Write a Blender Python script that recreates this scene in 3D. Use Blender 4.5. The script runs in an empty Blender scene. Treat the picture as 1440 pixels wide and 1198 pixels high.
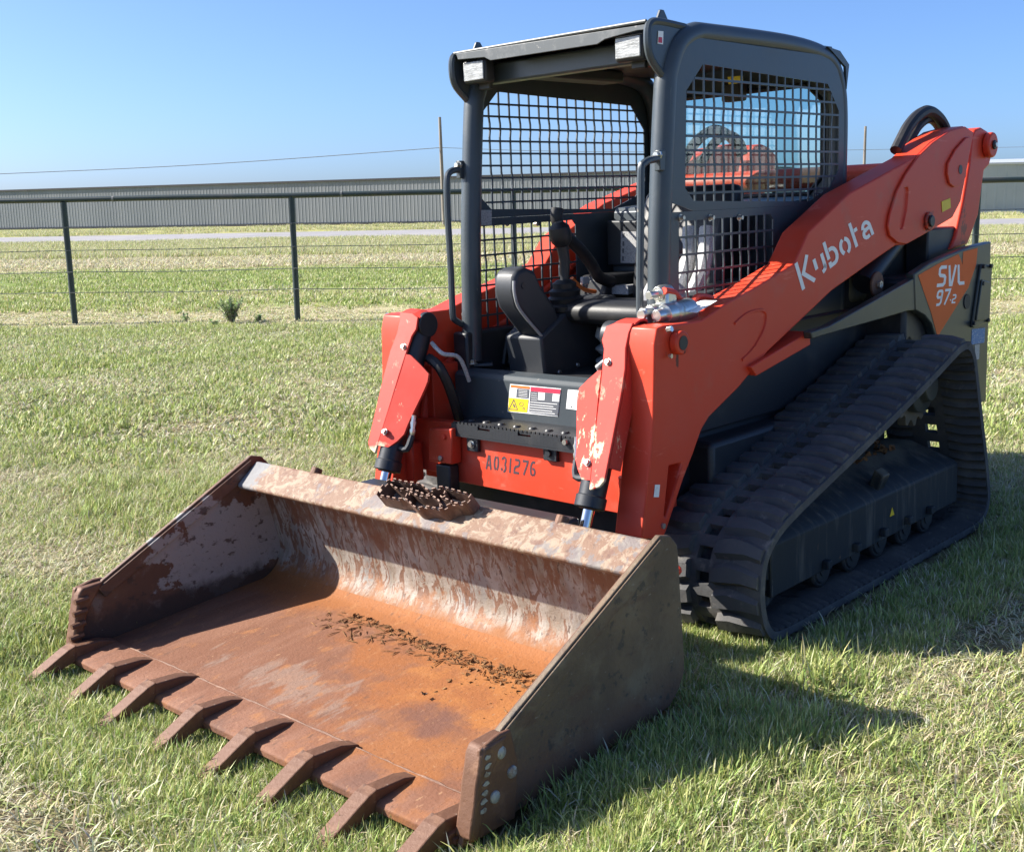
import bpy, bmesh, math, random
from mathutils import Vector, Matrix
random.seed(7)
R_ = math.radians
scene = bpy.context.scene
COL = scene.collection

# ------------------------------------------------------------------ camera, sky, sun
CAM_C = Vector((2.72304401, 2.94876697, 1.47304273))      # camera in the machine's own frame
YAW, PIT, ROL, FPX = 3.90116445, -0.184147399, -0.0413780171, 1650.0
def rows(yaw, pit, rol):
    d = Vector((math.cos(yaw)*math.cos(pit), math.sin(yaw)*math.cos(pit), math.sin(pit)))
    r = d.cross(Vector((0, 0, 1))).normalized(); u = r.cross(d)
    c, s = math.cos(rol), math.sin(rol)
    return c*r+s*u, -s*r+c*u, d
Rm = Matrix(rows(YAW, PIT, ROL))
Rw = Matrix(rows(YAW, -math.atan(307/1650), -R_(1.15)))
Q = Rw.transposed() @ Rm                                   # the machine leans 1.2 degrees on the uneven lawn
CW = Q @ CAM_C
cam_d = bpy.data.cameras.new('camera'); cam = bpy.data.objects.new('camera', cam_d); COL.objects.link(cam)
cam_d.sensor_fit = 'HORIZONTAL'; cam_d.sensor_width = 36; cam_d.lens = 36*FPX/1440
cam_d.clip_start = .05; cam_d.clip_end = 3000
cm = Matrix((Rw[0], Rw[1], -Rw[2])).transposed().to_4x4(); cm.translation = CW
cam.matrix_world = cm
scene.camera = cam

SUN = (Q @ Vector((.382, -.561, .503))).normalized()        # direction towards the sun, from the bucket's shadows
world = bpy.data.worlds.new('World'); scene.world = world; world.use_nodes = True
wn = world.node_tree.nodes; wl = world.node_tree.links
bg = wn['Background']; sky = wn.new('ShaderNodeTexSky'); sky.sky_type = 'NISHITA'; sky.sun_disc = False
sky.sun_elevation = math.asin(SUN.z); sky.sun_rotation = math.atan2(SUN.x, SUN.y)
sky.altitude = 0; sky.air_density = .6; sky.dust_density = 1.5; sky.ozone_density = 8.0
wl.new(sky.outputs[0], bg.inputs[0]); bg.inputs[1].default_value = .098
sl = bpy.data.lights.new('sun', 'SUN'); sl.energy = 4.7; sl.angle = R_(.53); sl.color = (1, .94, .84)
so = bpy.data.objects.new('sun', sl); COL.objects.link(so); so.location = SUN*40
so.rotation_euler = SUN.to_track_quat('Z', 'Y').to_euler()
scene.view_settings.view_transform = 'Standard'; scene.view_settings.look = 'None'
scene.view_settings.exposure = 1.30; scene.view_settings.gamma = 1
scene.render.engine = 'CYCLES'; scene.cycles.max_bounces = 6; scene.cycles.transparent_max_bounces = 12

# ------------------------------------------------------------------ measuring: picture point -> point on a plane of the machine
def ray(px, py): return Rm.transposed() @ Vector(((px-720)/FPX, (599-py)/FPX, 1))
def onp(n, d, px, py):
    n = Vector(n); r = ray(px, py); return CAM_C + r*((d-n.dot(CAM_C))/n.dot(r))
def X(x, px, py): return onp((1, 0, 0), x, px, py)
def Y(y, px, py): return onp((0, 1, 0), y, px, py)
def Z(z, px, py): return onp((0, 0, 1), z, px, py)
ZM = {'1': (600, 0, 3.5225), '2': (880, 0, 3.6306), '3': (620, 260, 3.9944), '4': (500, 420, 3.3275), '5': (780, 380, 2.8528), '6': (1080, 140, 3.3278),
      '7': (920, 440, 2.496), '8': (1200, 300, 4.608), 'b5': (600, 700, 2.405), 'c3': (860, 400, 9.986), 'l': (640, 500, 6.545), 's': (520, 560, 5.99), 'm': (820, 280, 4.8)}
def q(k, *pts):
    a, b, s = ZM[k]; return [(a+x/s, b+y/s) for x, y in pts]
def q1(k, x, y): return q(k, (x, y))[0]
FV = Vector((math.cos(YAW), math.sin(YAW), 0)); RV = Vector((FV.y, -FV.x, 0))
def uv(u, v, z=0): return Vector((CW.x, CW.y, 0)) + RV*u + FV*v + Vector((0, 0, z))

# ------------------------------------------------------------------ materials
def nd(nt, t, **kw):
    n = nt.nodes.new(t)
    for k, v in kw.items(): setattr(n, k, v)
    return n
def lk(nt, a, b): nt.links.new(a, b)
def new_mat(name):
    m = bpy.data.materials.new(name); m.use_nodes = True
    return m, m.node_tree, m.node_tree.nodes['Principled BSDF']
def mathn(nt, op, a, b=None, c=None):
    n = nd(nt, 'ShaderNodeMath', operation=op)
    for i, v in enumerate((a, b, c)):
        if v is None: continue
        if isinstance(v, (int, float)): n.inputs[i].default_value = v
        else: lk(nt, v, n.inputs[i])
    return n.outputs[0]
def ramp01(nt, v, a, b):
    n = nd(nt, 'ShaderNodeMapRange', interpolation_type='SMOOTHSTEP')
    lk(nt, v, n.inputs[0]); n.inputs[1].default_value = a; n.inputs[2].default_value = b
    n.inputs[3].default_value = 0; n.inputs[4].default_value = 1
    return n.outputs[0]
def noise(nt, co, s, st=(1, 1, 1), det=5, rough=.6, dist=0.):
    mp = nd(nt, 'ShaderNodeMapping'); lk(nt, co, mp.inputs[0]); mp.inputs[3].default_value = st
    n = nd(nt, 'ShaderNodeTexNoise'); lk(nt, mp.outputs[0], n.inputs['Vector'])
    n.inputs['Scale'].default_value = s; n.inputs['Detail'].default_value = det; n.inputs['Roughness'].default_value = rough; n.inputs['Distortion'].default_value = dist
    return n.outputs['Fac']
def mixc(nt, f, a, b):
    n = nd(nt, 'ShaderNodeMix', data_type='RGBA')
    if isinstance(f, (int, float)): n.inputs[0].default_value = f
    else: lk(nt, f, n.inputs[0])
    for i, v in ((6, a), (7, b)):
        if isinstance(v, tuple): n.inputs[i].default_value = (*v, 1)
        else: lk(nt, v, n.inputs[i])
    return n.outputs[2]
def pm(name, base, rough=.5, metal=0., layers=(), bump=None, coat=0., spec=.5, rvar=0.):
    """painted / worn surface: base colour with noise-masked layers of wear, dirt or rust"""
    m, nt, bs = new_mat(name)
    tc = nd(nt, 'ShaderNodeTexCoord'); co = tc.outputs['Object']
    sp = nd(nt, 'ShaderNodeSeparateXYZ'); lk(nt, co, sp.inputs[0])
    col = base; rg = rough; met = metal
    for L in layers:
        f = noise(nt, co, L.get('s', 6), L.get('st', (1, 1, 1)), L.get('det', 6), L.get('r', .62), L.get('dist', 0))
        if 'at' in L:                                      # a patch with a shape of its own round a point
            d = nd(nt, 'ShaderNodeVectorMath', operation='SUBTRACT'); lk(nt, co, d.inputs[0]); d.inputs[1].default_value = L['at'][0]
            e = nd(nt, 'ShaderNodeVectorMath', operation='DIVIDE'); lk(nt, d.outputs[0], e.inputs[0]); e.inputs[1].default_value = L['at'][1]
            ln = nd(nt, 'ShaderNodeVectorMath', operation='LENGTH'); lk(nt, e.outputs[0], ln.inputs[0])
            v = mathn(nt, 'SUBTRACT', 1.0, ln.outputs[1])
            f = mathn(nt, 'ADD', v, mathn(nt, 'MULTIPLY', mathn(nt, 'SUBTRACT', f, .5), L.get('amp', 1.2)))
            msk = ramp01(nt, f, L.get('lo', 0), L.get('hi', .08))
        elif 'pos' in L:
            ax, a, b = L['pos']
            f2 = mathn(nt, 'ADD', sp.outputs[ax], mathn(nt, 'MULTIPLY', mathn(nt, 'SUBTRACT', f, .5), L.get('amp', .2)))
            msk = ramp01(nt, f2, a, b)
            if 'lo' in L:
                f3 = noise(nt, co, L.get('s2', 20), L.get('st2', (1, 1, 1)), 8, .7); msk = mathn(nt, 'MULTIPLY', msk, ramp01(nt, f3, L['lo'], L['hi']))
        else:
            msk = ramp01(nt, f, L.get('lo', .5), L.get('hi', .6))
        msk = mathn(nt, 'MULTIPLY', msk, L.get('k', 1.0))
        col = mixc(nt, msk, col, L['c'])
        if 'rough' in L:
            n = nd(nt, 'ShaderNodeMix', data_type='FLOAT'); lk(nt, msk, n.inputs[0])
            for i, v in ((2, rg), (3, L['rough'])):
                if isinstance(v, (int, float)): n.inputs[i].default_value = v
                else: lk(nt, v, n.inputs[i])
            rg = n.outputs[0]
    if isinstance(col, tuple): bs.inputs['Base Color'].default_value = (*col, 1)
    else: lk(nt, col, bs.inputs['Base Color'])
    if rvar and isinstance(rg, (int, float)):
        f = noise(nt, co, 9, det=8); rg = mathn(nt, 'ADD', rg, mathn(nt, 'MULTIPLY', mathn(nt, 'SUBTRACT', f, .5), rvar))
    if isinstance(rg, (int, float)): bs.inputs['Roughness'].default_value = rg
    else: lk(nt, rg, bs.inputs['Roughness'])
    bs.inputs['Metallic'].default_value = metal; bs.inputs['Coat Weight'].default_value = coat; bs.inputs['Coat Roughness'].default_value = .2
    bs.inputs['Specular IOR Level'].default_value = spec
    if bump:
        f = noise(nt, co, bump[0], bump[2] if len(bump) > 2 else (1, 1, 1), 6, .65)
        b = nd(nt, 'ShaderNodeBump'); b.inputs['Strength'].default_value = bump[1]; b.inputs['Distance'].default_value = .01
        lk(nt, f, b.inputs['Height']); lk(nt, b.outputs[0], bs.inputs['Normal'])
    return m
DUST = (.30, .25, .18)
RED = pm('red_paint', (.64, .056, .023), .45, spec=.32, coat=.03, rvar=.2, bump=(40, .02), layers=[
    dict(c=(.62, .075, .045), s=3, lo=.45, hi=.7, k=.5), dict(c=DUST, s=5, lo=.52, hi=.85, k=.38, rough=.75), dict(c=(.75, .16, .10), s=14, st=(.25, 1, 2.2), lo=.64, hi=.68, k=.5), dict(c=(.05, .03, .025), at=((-.478, .69, .950), (.010, .2, .045)), s=30, amp=2.5, lo=.1, hi=.5, k=.85), dict(c=(.06, .035, .03), at=((-2.372, .69, 1.337), (.065, .2, .065)), s=30, amp=2.5, lo=.1, hi=.7, k=.7), dict(c=(.08, .03, .02), at=((-2.86, .69, 1.30), (.04, .2, .12)), s=26, amp=3.5, lo=.3, hi=.7, k=.7), dict(c=(.09, .05, .04), s=38, lo=.71, hi=.74, k=.7)])
RED_WORN = pm('worn_red_paint', (.55, .044, .028), .6, spec=.3, coat=.0, rvar=.2, bump=(50, .03), layers=[
    dict(c=(.55, .075, .055), s=4, lo=.45, hi=.7, k=.6), dict(c=(.66, .55, .36), s=9, st=(1, 1, .45), lo=.585, hi=.62, pos=(2, 1.0, .62), amp=.25, s2=13, st2=(1, 1, .5), rough=.6),
    dict(c=(.66, .56, .38), pos=(2, .585, .56), amp=.10, s=14, lo=.38, hi=.45, s2=10), dict(c=(.30, .26, .2), s=26, lo=.66, hi=.69, k=.7)])
FRAME = pm('dark_frame_paint', (.047, .060, .070), .38, rvar=.25, coat=.1, bump=(60, .03), layers=[
    dict(c=(.085, .095, .10), s=4, lo=.45, hi=.75, k=.6, rough=.55), dict(c=(.28, .25, .21), s=24, lo=.70, hi=.74, k=.5, rough=.8)])
BLACK = pm('black_steel', (.020, .022, .026), .45, rvar=.2, layers=[dict(c=(.09, .08, .065), s=7, lo=.5, hi=.8, k=.55, rough=.75)], bump=(50, .04))
OLIVE = pm('dark_grey_side_paint', (.043, .049, .044), .42, rvar=.15, coat=.15, layers=[dict(c=(.14, .13, .09), s=3, lo=.45, hi=.8, k=.5, rough=.6), dict(c=(.2, .18, .13), s=30, lo=.68, hi=.72, k=.4)], bump=(60, .02))
PLASTIC = pm('dark_cab_plastic', (.030, .034, .040), .5, layers=[dict(c=(.12, .11, .09), s=5, lo=.5, hi=.8, k=.5, rough=.8)], bump=(300, .05))
VINYL = pm('black_seat_vinyl', (.014, .015, .017), .5, layers=[dict(c=(.07, .06, .05), s=6, lo=.55, hi=.8, k=.4, rough=.8)], bump=(120, .06))
RUBBER = pm('dusty_track_rubber', (.078, .078, .080), .8, spec=.25, layers=[dict(c=(.15, .14, .125), s=5, lo=.42, hi=.7, k=.8, rough=.9), dict(c=(.22, .205, .18), s=22, lo=.58, hi=.75, k=.55), dict(c=(.03, .03, .032), s=13, st=(1, .3, 1), lo=.62, hi=.66, k=.6)], bump=(45, .25))
HOSE = pm('black_hose_rubber', (.016, .016, .018), .55, layers=[dict(c=(.08, .075, .06), s=12, lo=.55, hi=.75, k=.5)])
UNDER = pm('undercarriage_paint', (.022, .027, .032), .6, spec=.25, layers=[dict(c=(.13, .12, .10), s=9, st=(3, 1, .3), lo=.48, hi=.72, k=.65, rough=.85), dict(c=(.20, .17, .12), pos=(2, .33, .40), amp=.12, s=9, k=.7), dict(c=(.20, .11, .06), s=14, st=(1, 1, .4), lo=.68, hi=.74, k=.6), dict(c=(.25, .23, .19), s=26, st=(2.5, 1, .25), lo=.66, hi=.72, k=.5)], bump=(40, .08))
CHROME = pm('chrome_rod', (.62, .61, .60), .12, 1.0)
ZINC = pm('zinc_fitting', (.62, .62, .58), .3, .9, layers=[dict(c=(.25, .22, .17), s=30, lo=.55, hi=.7, k=.6, rough=.6)])
BOLT = pm('bolt_steel', (.55, .53, .48), .35, .8, layers=[dict(c=(.18, .12, .08), s=60, lo=.5, hi=.6, k=.7)])
PALE = pm('white_decal', (.86, .85, .82), .45, layers=[dict(c=(.5, .45, .38), s=25, lo=.6, hi=.75, k=.5)])
ORANGE = pm('orange_decal', (.80, .145, .025), .55, spec=.2)
INK = pm('stencil_ink', (.06, .035, .045), .7, layers=[dict(c=(.62, .058, .026), s=70, lo=.6, hi=.68, k=.8)])
YELLOW = pm('yellow_decal', (.80, .56, .02), .5)
LBLACK = pm('label_print', (.10, .105, .12), .5)
LRED = pm('label_red', (.55, .03, .07), .5)
LORANGE = pm('label_orange', (.75, .17, .03), .5)
LBLUE = pm('blue_decal', (.06, .19, .42), .5, layers=[dict(c=(.5, .55, .6), s=90, st=(1, 1, 2), lo=.55, hi=.6, k=.7)])
LGREY = pm('grey_decal', (.42, .42, .42), .5, layers=[dict(c=(.15, .15, .16), s=120, st=(1, 1, 2), lo=.52, hi=.58, k=.6)])
GOLD = pm('brass_fitting', (.45, .28, .08), .4, .6)
BELLOW = pm('grey_bellows', (.33, .34, .34), .6, layers=[dict(c=(.15, .14, .12), s=14, lo=.5, hi=.7, k=.6)])
VISOR = pm('scuffed_visor_paint', (.085, .095, .10), .5, layers=[dict(c=(.16, .165, .165), s=14, lo=.5, hi=.65, k=.7), dict(c=(.30, .29, .27), s=34, lo=.64, hi=.68, k=.7)])
DIRT = pm('clod_soil', (.17, .09, .045), 1.0, spec=.1, layers=[dict(c=(.30, .16, .07), s=30, lo=.45, hi=.65), dict(c=(.07, .04, .022), s=60, lo=.55, hi=.65)], bump=(80, .5))
RIM = pm('reflector_lens', (.42, .43, .43), .25, 0, bump=(90, .35, (.05, .3, 1.0)), layers=[dict(c=(.22, .225, .22), s=70, st=(.1, .25, 1), lo=.45, hi=.6, k=.7)])
# bucket steels
RB, RD, RO, RY = (.20, .085, .038), (.095, .042, .024), (.40, .14, .032), (.50, .205, .055)
FLOOR = pm('rusty_bucket_floor', (.175, .068, .032), .78, .0, layers=[
    dict(c=(.215, .095, .052), s=4, st=(.5, 1.6, 1), lo=.42, hi=.62, k=.9, dist=.6), dict(c=(.105, .045, .028), s=3.2, st=(.45, 1.7, 1), lo=.52, hi=.70, k=.75, dist=.7),
    dict(c=(.26, .085, .018), at=((.33, .42, .0), (.40, .62, 1)), s=4.5, amp=3.2, lo=-.1, hi=.7, k=.95), dict(c=(.34, .125, .026), at=((.30, .52, .0), (.26, .42, 1)), s=7, amp=4.5, lo=.1, hi=.9, k=.75),
    dict(c=(.27, .095, .022), at=((.70, .62, .0), (.24, .40, 1)), s=6, amp=4, lo=.1, hi=.8, k=.8), dict(c=(.12, .05, .035), at=((.52, .50, .0), (.13, .20, 1)), s=6, amp=3, lo=.1, hi=.9, k=.8),
    dict(c=(.24, .165, .125), at=((.62, -.10, .0), (.13, .40, 1)), s=9, st=(.5, 1.6, 1), amp=4.5, lo=.2, hi=.7, k=.6),
    dict(c=(.28, .095, .02), pos=(0, .30, .08), s=6, amp=.40, k=.9),
    dict(c=(.31, .125, .04), s=14, st=(.7, 1.3, 1), lo=.56, hi=.70, k=.7), dict(c=(.085, .038, .022), s=21, st=(.6, 1.5, 1), lo=.60, hi=.74, k=.7),
    dict(c=(.36, .20, .10), s=46, st=(.6, 1.3, 1), lo=.63, hi=.69, k=.6), dict(c=(.09, .04, .022), s=110, lo=.58, hi=.66, k=.55), dict(c=(.46, .35, .26), s=30, st=(.4, 1.6, 1), lo=.73, hi=.75, k=.7)], bump=(70, .35))
BACK = pm('scraped_bucket_back', (.25, .205, .16), .62, .0, layers=[
    dict(c=(.36, .32, .275), s=9, st=(1, 1.6, .6), lo=.42, hi=.58, k=.85), dict(c=(.20, .19, .18), s=6, st=(1, 1.3, .6), lo=.52, hi=.66, k=.7),
    dict(c=(.16, .065, .03), s=18, st=(1, 1.6, .55), lo=.50, hi=.56, k=.85, dist=1.2), dict(c=(.17, .07, .034), pos=(2, .24, .38), amp=.55, s=6, lo=.40, hi=.50, s2=22, st2=(1, 1.5, .5)),
    dict(c=(.07, .035, .022), s=38, st=(1, 1.7, .5), lo=.61, hi=.65, k=.8), dict(c=(.45, .41, .36), s=30, st=(1, 1.8, .4), lo=.66, hi=.69, k=.7), dict(c=(.235, .088, .024), pos=(2, .10, .035), amp=.16, s=7, rough=.8), dict(c=(.26, .10, .03), pos=(2, .17, .05), amp=.28, s=12, lo=.45, hi=.62, s2=18), dict(c=(.08, .038, .022), s=55, lo=.60, hi=.68, k=.6)], bump=(60, .3))
BEAM = pm('rusty_top_beam', (.185, .098, .056), .68, .0, layers=[
    dict(c=(.31, .235, .16), s=17, lo=.46, hi=.60, k=.8, dist=1), dict(c=(.125, .05, .03), s=14, lo=.54, hi=.65, k=.8), dict(c=(.34, .27, .20), s=48, lo=.58, hi=.64, k=.6), dict(c=(.08, .04, .026), s=60, lo=.60, hi=.66, k=.7),
    dict(c=(.13, .135, .145), at=((.12, .80, .47), (.3, .22, .3)), s=16, amp=9.0, lo=.5, hi=1.0, k=.6), dict(c=(.17, .18, .195), at=((.12, -.93, .47), (.3, .10, .3)), s=14, amp=3, lo=.1, hi=.5, k=.85), dict(c=(.16, .165, .175), at=((.12, -.05, .47), (.3, .34, .3)), s=14, amp=8, lo=.5, hi=1.1, k=.55)], bump=(70, .35))
SIDE_IN = pm('bucket_side_steel', (.115, .055, .032), .66, .0, layers=[
    dict(c=(.165, .085, .05), s=5, lo=.45, hi=.65, k=.7), dict(c=(.30, .285, .265), at=((.20, -1, .20), (.36, 2, .17)), s=5, amp=3.2, lo=0, hi=.06, k=.95, det=9), dict(c=(.20, .185, .165), s=12, lo=.55, hi=.7, k=.5), dict(c=(.055, .036, .028), s=16, st=(1, 1, 1.6), lo=.57, hi=.63, k=.85),
    dict(c=(.04, .028, .024), pos=(2, .10, .04), amp=.16, s=12, k=.9), dict(c=(.42, .39, .36), s=26, st=(.6, 1, 1.6), lo=.69, hi=.72, k=.7), dict(c=(.09, .04, .025), s=60, lo=.6, hi=.68, k=.5)], bump=(60, .3))
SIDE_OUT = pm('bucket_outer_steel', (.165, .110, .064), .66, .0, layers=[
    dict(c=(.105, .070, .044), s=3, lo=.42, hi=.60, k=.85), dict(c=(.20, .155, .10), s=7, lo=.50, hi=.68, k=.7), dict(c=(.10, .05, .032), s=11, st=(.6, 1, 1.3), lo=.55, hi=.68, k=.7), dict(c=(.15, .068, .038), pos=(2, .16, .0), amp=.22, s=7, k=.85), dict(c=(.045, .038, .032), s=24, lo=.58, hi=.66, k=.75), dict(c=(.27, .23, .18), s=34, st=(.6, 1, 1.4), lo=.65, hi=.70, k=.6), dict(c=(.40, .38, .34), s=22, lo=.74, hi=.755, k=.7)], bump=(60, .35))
MARK = pm('bare_worn_steel', (.34, .33, .31), .5, .2, layers=[dict(c=(.16, .09, .06), s=50, lo=.5, hi=.6, k=.7)])
TOOTH = pm('worn_tooth_steel', (.135, .062, .034), .62, .15, layers=[dict(c=(.20, .10, .055), s=12, lo=.5, hi=.65, k=.8), dict(c=(.30, .22, .17), s=30, lo=.64, hi=.7, k=.6), dict(c=(.08, .04, .03), s=22, lo=.6, hi=.68, k=.6)], bump=(60, .25))
GRIP = pm('rusty_grip_step_steel', (.15, .085, .06), .55, .3, layers=[dict(c=(.24, .15, .11), s=18, lo=.5, hi=.62, k=.8), dict(c=(.07, .05, .045), s=30, lo=.55, hi=.65, k=.7)], bump=(60, .25))
# glass
GLASS, nt, bs = new_mat('tinted_rear_glass')
tr = nd(nt, 'ShaderNodeBsdfTransparent'); tr.inputs[0].default_value = (.74, .90, .90, 1)
gl = nd(nt, 'ShaderNodeBsdfGlossy'); gl.inputs['Roughness'].default_value = .03
ms = nd(nt, 'ShaderNodeMixShader'); ms.inputs[0].default_value = .08
lk(nt, tr.outputs[0], ms.inputs[1]); lk(nt, gl.outputs[0], ms.inputs[2]); lk(nt, ms.outputs[0], nt.nodes['Material Output'].inputs[0])

# ------------------------------------------------------------------ mesh building
class MB:
    def __init__(s): s.v = []; s.f = []; s.mi = []
    def add(s, vs, fs, mi=0):
        o = len(s.v); s.v += [Vector(v) for v in vs]; s.f += [tuple(i+o for i in f) for f in fs]; s.mi += [mi]*len(fs); return s
    def box(s, x0, x1, y0, y1, z0, z1, mi=0):
        return s.add([(x, y, z) for x in (x0, x1) for y in (y0, y1) for z in (z0, z1)], [(0, 1, 3, 2), (4, 6, 7, 5), (0, 4, 5, 1), (2, 3, 7, 6), (0, 2, 6, 4), (1, 5, 7, 3)], mi)
    def obox(s, c, ax, ay, az, mi=0):                      # centre and three half-axes
        c, ax, ay, az = map(Vector, (c, ax, ay, az))
        return s.add([c+ax*i+ay*j+az*k for i in (-1, 1) for j in (-1, 1) for k in (-1, 1)], [(0, 1, 3, 2), (4, 6, 7, 5), (0, 4, 5, 1), (2, 3, 7, 6), (0, 2, 6, 4), (1, 5, 7, 3)], mi)
    def prism(s, pts, off, mi=0):
        n = len(pts); off = Vector(off); pts = [Vector(p) for p in pts]
        return s.add(pts+[p+off for p in pts], [tuple(range(n)), tuple(range(2*n-1, n-1, -1))]+[(i, (i+1) % n, n+(i+1) % n, n+i) for i in range(n)], mi)
    def prism_y(s, xz, y0, y1, mi=0): return s.prism([(x, y0, z) for x, z in xz], (0, y1-y0, 0), mi)
    def ringplate(s, outer, inner, off, mi=0):             # plate between two matching loops
        n = len(outer); off = Vector(off); o = [Vector(p) for p in outer]; i_ = [Vector(p) for p in inner]
        vs = o+i_+[p+off for p in o]+[p+off for p in i_]; fs = []
        for k in range(n):
            l = (k+1) % n
            fs += [(k, l, n+l, n+k), (2*n+k, 3*n+k, 3*n+l, 2*n+l), (k, 2*n+k, 2*n+l, l), (n+k, n+l, 3*n+l, 3*n+k)]
        return s.add(vs, fs, mi)
    def tube(s, path, r, n=10, closed=False, mi=0):
        path = [Vector(p) for p in path]; m = len(path); rs = r if isinstance(r, (list, tuple)) else [r]*m
        vs = []; up = None
        for i, p in enumerate(path):
            if closed: t = path[(i+1) % m]-path[i-1]
            else: t = path[min(i+1, m-1)]-path[max(i-1, 0)]
            t.normalize()
            if up is None:
                up = Vector((0, 0, 1)) if abs(t.z) < .9 else Vector((1, 0, 0))
            a = (up-t*up.dot(t))
            if a.length < 1e-5: a = t.orthogonal()
            a.normalize(); up = a; b = t.cross(a)
            vs += [p+(a*math.cos(2*math.pi*k/n)+b*math.sin(2*math.pi*k/n))*rs[i] for k in range(n)]
        fs = []
        for i in range(m if closed else m-1):
            j = (i+1) % m
            fs += [(i*n+k, i*n+(k+1) % n, j*n+(k+1) % n, j*n+k) for k in range(n)]
        if not closed: fs += [tuple(range(n)), tuple(range((m-1)*n, m*n))]
        return s.add(vs, fs, mi)
    def cyl(s, p0, p1, r, n=16, r2=None, mi=0): return s.tube([p0, p1], [r, r if r2 is None else r2], n, mi=mi)
    def lathe(s, p0, axis, prof, n=16, mi=0):               # prof: (distance along axis, radius)
        p0 = Vector(p0); axis = Vector(axis).normalized()
        return s.tube([p0+axis*(d+1e-5*i) for i, (d, r) in enumerate(prof)], [r for d, r in prof], n, mi=mi)
    def quad(s, a, b, c, d, mi=0): return s.add([a, b, c, d], [(0, 1, 2, 3)], mi)
    def mirror(s):
        m = MB(); m.v = [Vector((v.x, -v.y, v.z)) for v in s.v]; m.f = [tuple(reversed(f)) for f in s.f]; m.mi = list(s.mi); return m
    def build(s, name, mat, parent=None, smooth=False, bevel=0., seg=2, flat=False, loc=None):
        me = bpy.data.meshes.new(name); me.from_pydata([tuple(v) for v in s.v], [], s.f)
        mats = mat if isinstance(mat, (list, tuple)) else [mat]
        for m in mats: me.materials.append(m)
        me.polygons.foreach_set('material_index', s.mi)
        if not flat:
            bm = bmesh.new(); bm.from_mesh(me); bmesh.ops.recalc_face_normals(bm, faces=bm.faces); bm.to_mesh(me); bm.free()
        if smooth or bevel:
            me.polygons.foreach_set('use_smooth', [True]*len(me.polygons)); me.set_sharp_from_angle(angle=R_(35))
        me.update()
        o = bpy.data.objects.new(name, me); COL.objects.link(o)
        if parent is not None:
            o.parent = parent
            if parent is LOADER: o.location = -ORG
        if loc is not None: o.location = loc
        if bevel:
            b = o.modifiers.new('bevel', 'BEVEL'); b.width = bevel; b.segments = seg; b.limit_method = 'ANGLE'; b.angle_limit = R_(35); b.harden_normals = False
        return o
def spline(pts, n=6, closed=False):
    pts = [Vector(p) for p in pts]; out = []; m = len(pts)
    for i in range(m if closed else m-1):
        if closed: a, b, c, d = pts[i-1], pts[i], pts[(i+1) % m], pts[(i+2) % m]
        else: a, b, c, d = pts[max(i-1, 0)], pts[i], pts[i+1], pts[min(i+2, m-1)]
        for k in range(n):
            t = k/n; out.append(.5*((2*b)+(c-a)*t+(2*a-5*b+4*c-d)*t*t+(3*b-a-3*c+d)*t**3))
    if not closed: out.append(pts[-1])
    return out
def resample(pts, step, closed=True):
    pts = [Vector(p) for p in pts]; 
    if closed: pts = pts+[pts[0]]
    L = [0]
    for a, b in zip(pts, pts[1:]): L.append(L[-1]+(b-a).length)
    n = max(4, round(L[-1]/step)); out = []; j = 0
    for i in range(n):
        s = L[-1]*i/n
        while L[j+1] < s: j += 1
        out.append(pts[j].lerp(pts[j+1], (s-L[j])/max(1e-9, L[j+1]-L[j])))
    return out
def carve(o, cutter):
    c = cutter.build('cutter', RED); c.matrix_world = o.matrix_world if o.parent is None else Matrix.Translation(o.location)
    po = o.parent; o.parent = None
    md = o.modifiers.new('cut', 'BOOLEAN'); md.object = c; md.operation = 'DIFFERENCE'; md.solver = 'EXACT'
    others = [m for m in o.modifiers if m.name != md.name]
    for m in others: m.show_viewport = False
    bpy.context.view_layer.update()
    dg = bpy.context.evaluated_depsgraph_get(); me = bpy.data.meshes.new_from_object(o.evaluated_get(dg))
    o.modifiers.remove(md); old = o.data; nm = old.name; o.data = me; bpy.data.meshes.remove(old); me.name = nm
    me.polygons.foreach_set('use_smooth', [True]*len(me.polygons)); me.set_sharp_from_angle(angle=R_(35))
    for m in others: m.show_viewport = True
    o.parent = po; bpy.data.objects.remove(c)
def tag(o, label=None, cat=None, group=None, kind=None):
    for k, v in (('label', label), ('category', cat), ('group', group), ('kind', kind)):
        if v: o[k] = v
    return o
def empty(name, loc=(0, 0, 0)):
    o = bpy.data.objects.new(name, None); COL.objects.link(o); o.location = loc; o.empty_display_size = .2; return o
def sm(a, b, x):
    t = max(0, min(1, (x-a)/(b-a))); return t*t*(3-2*t)

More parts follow.
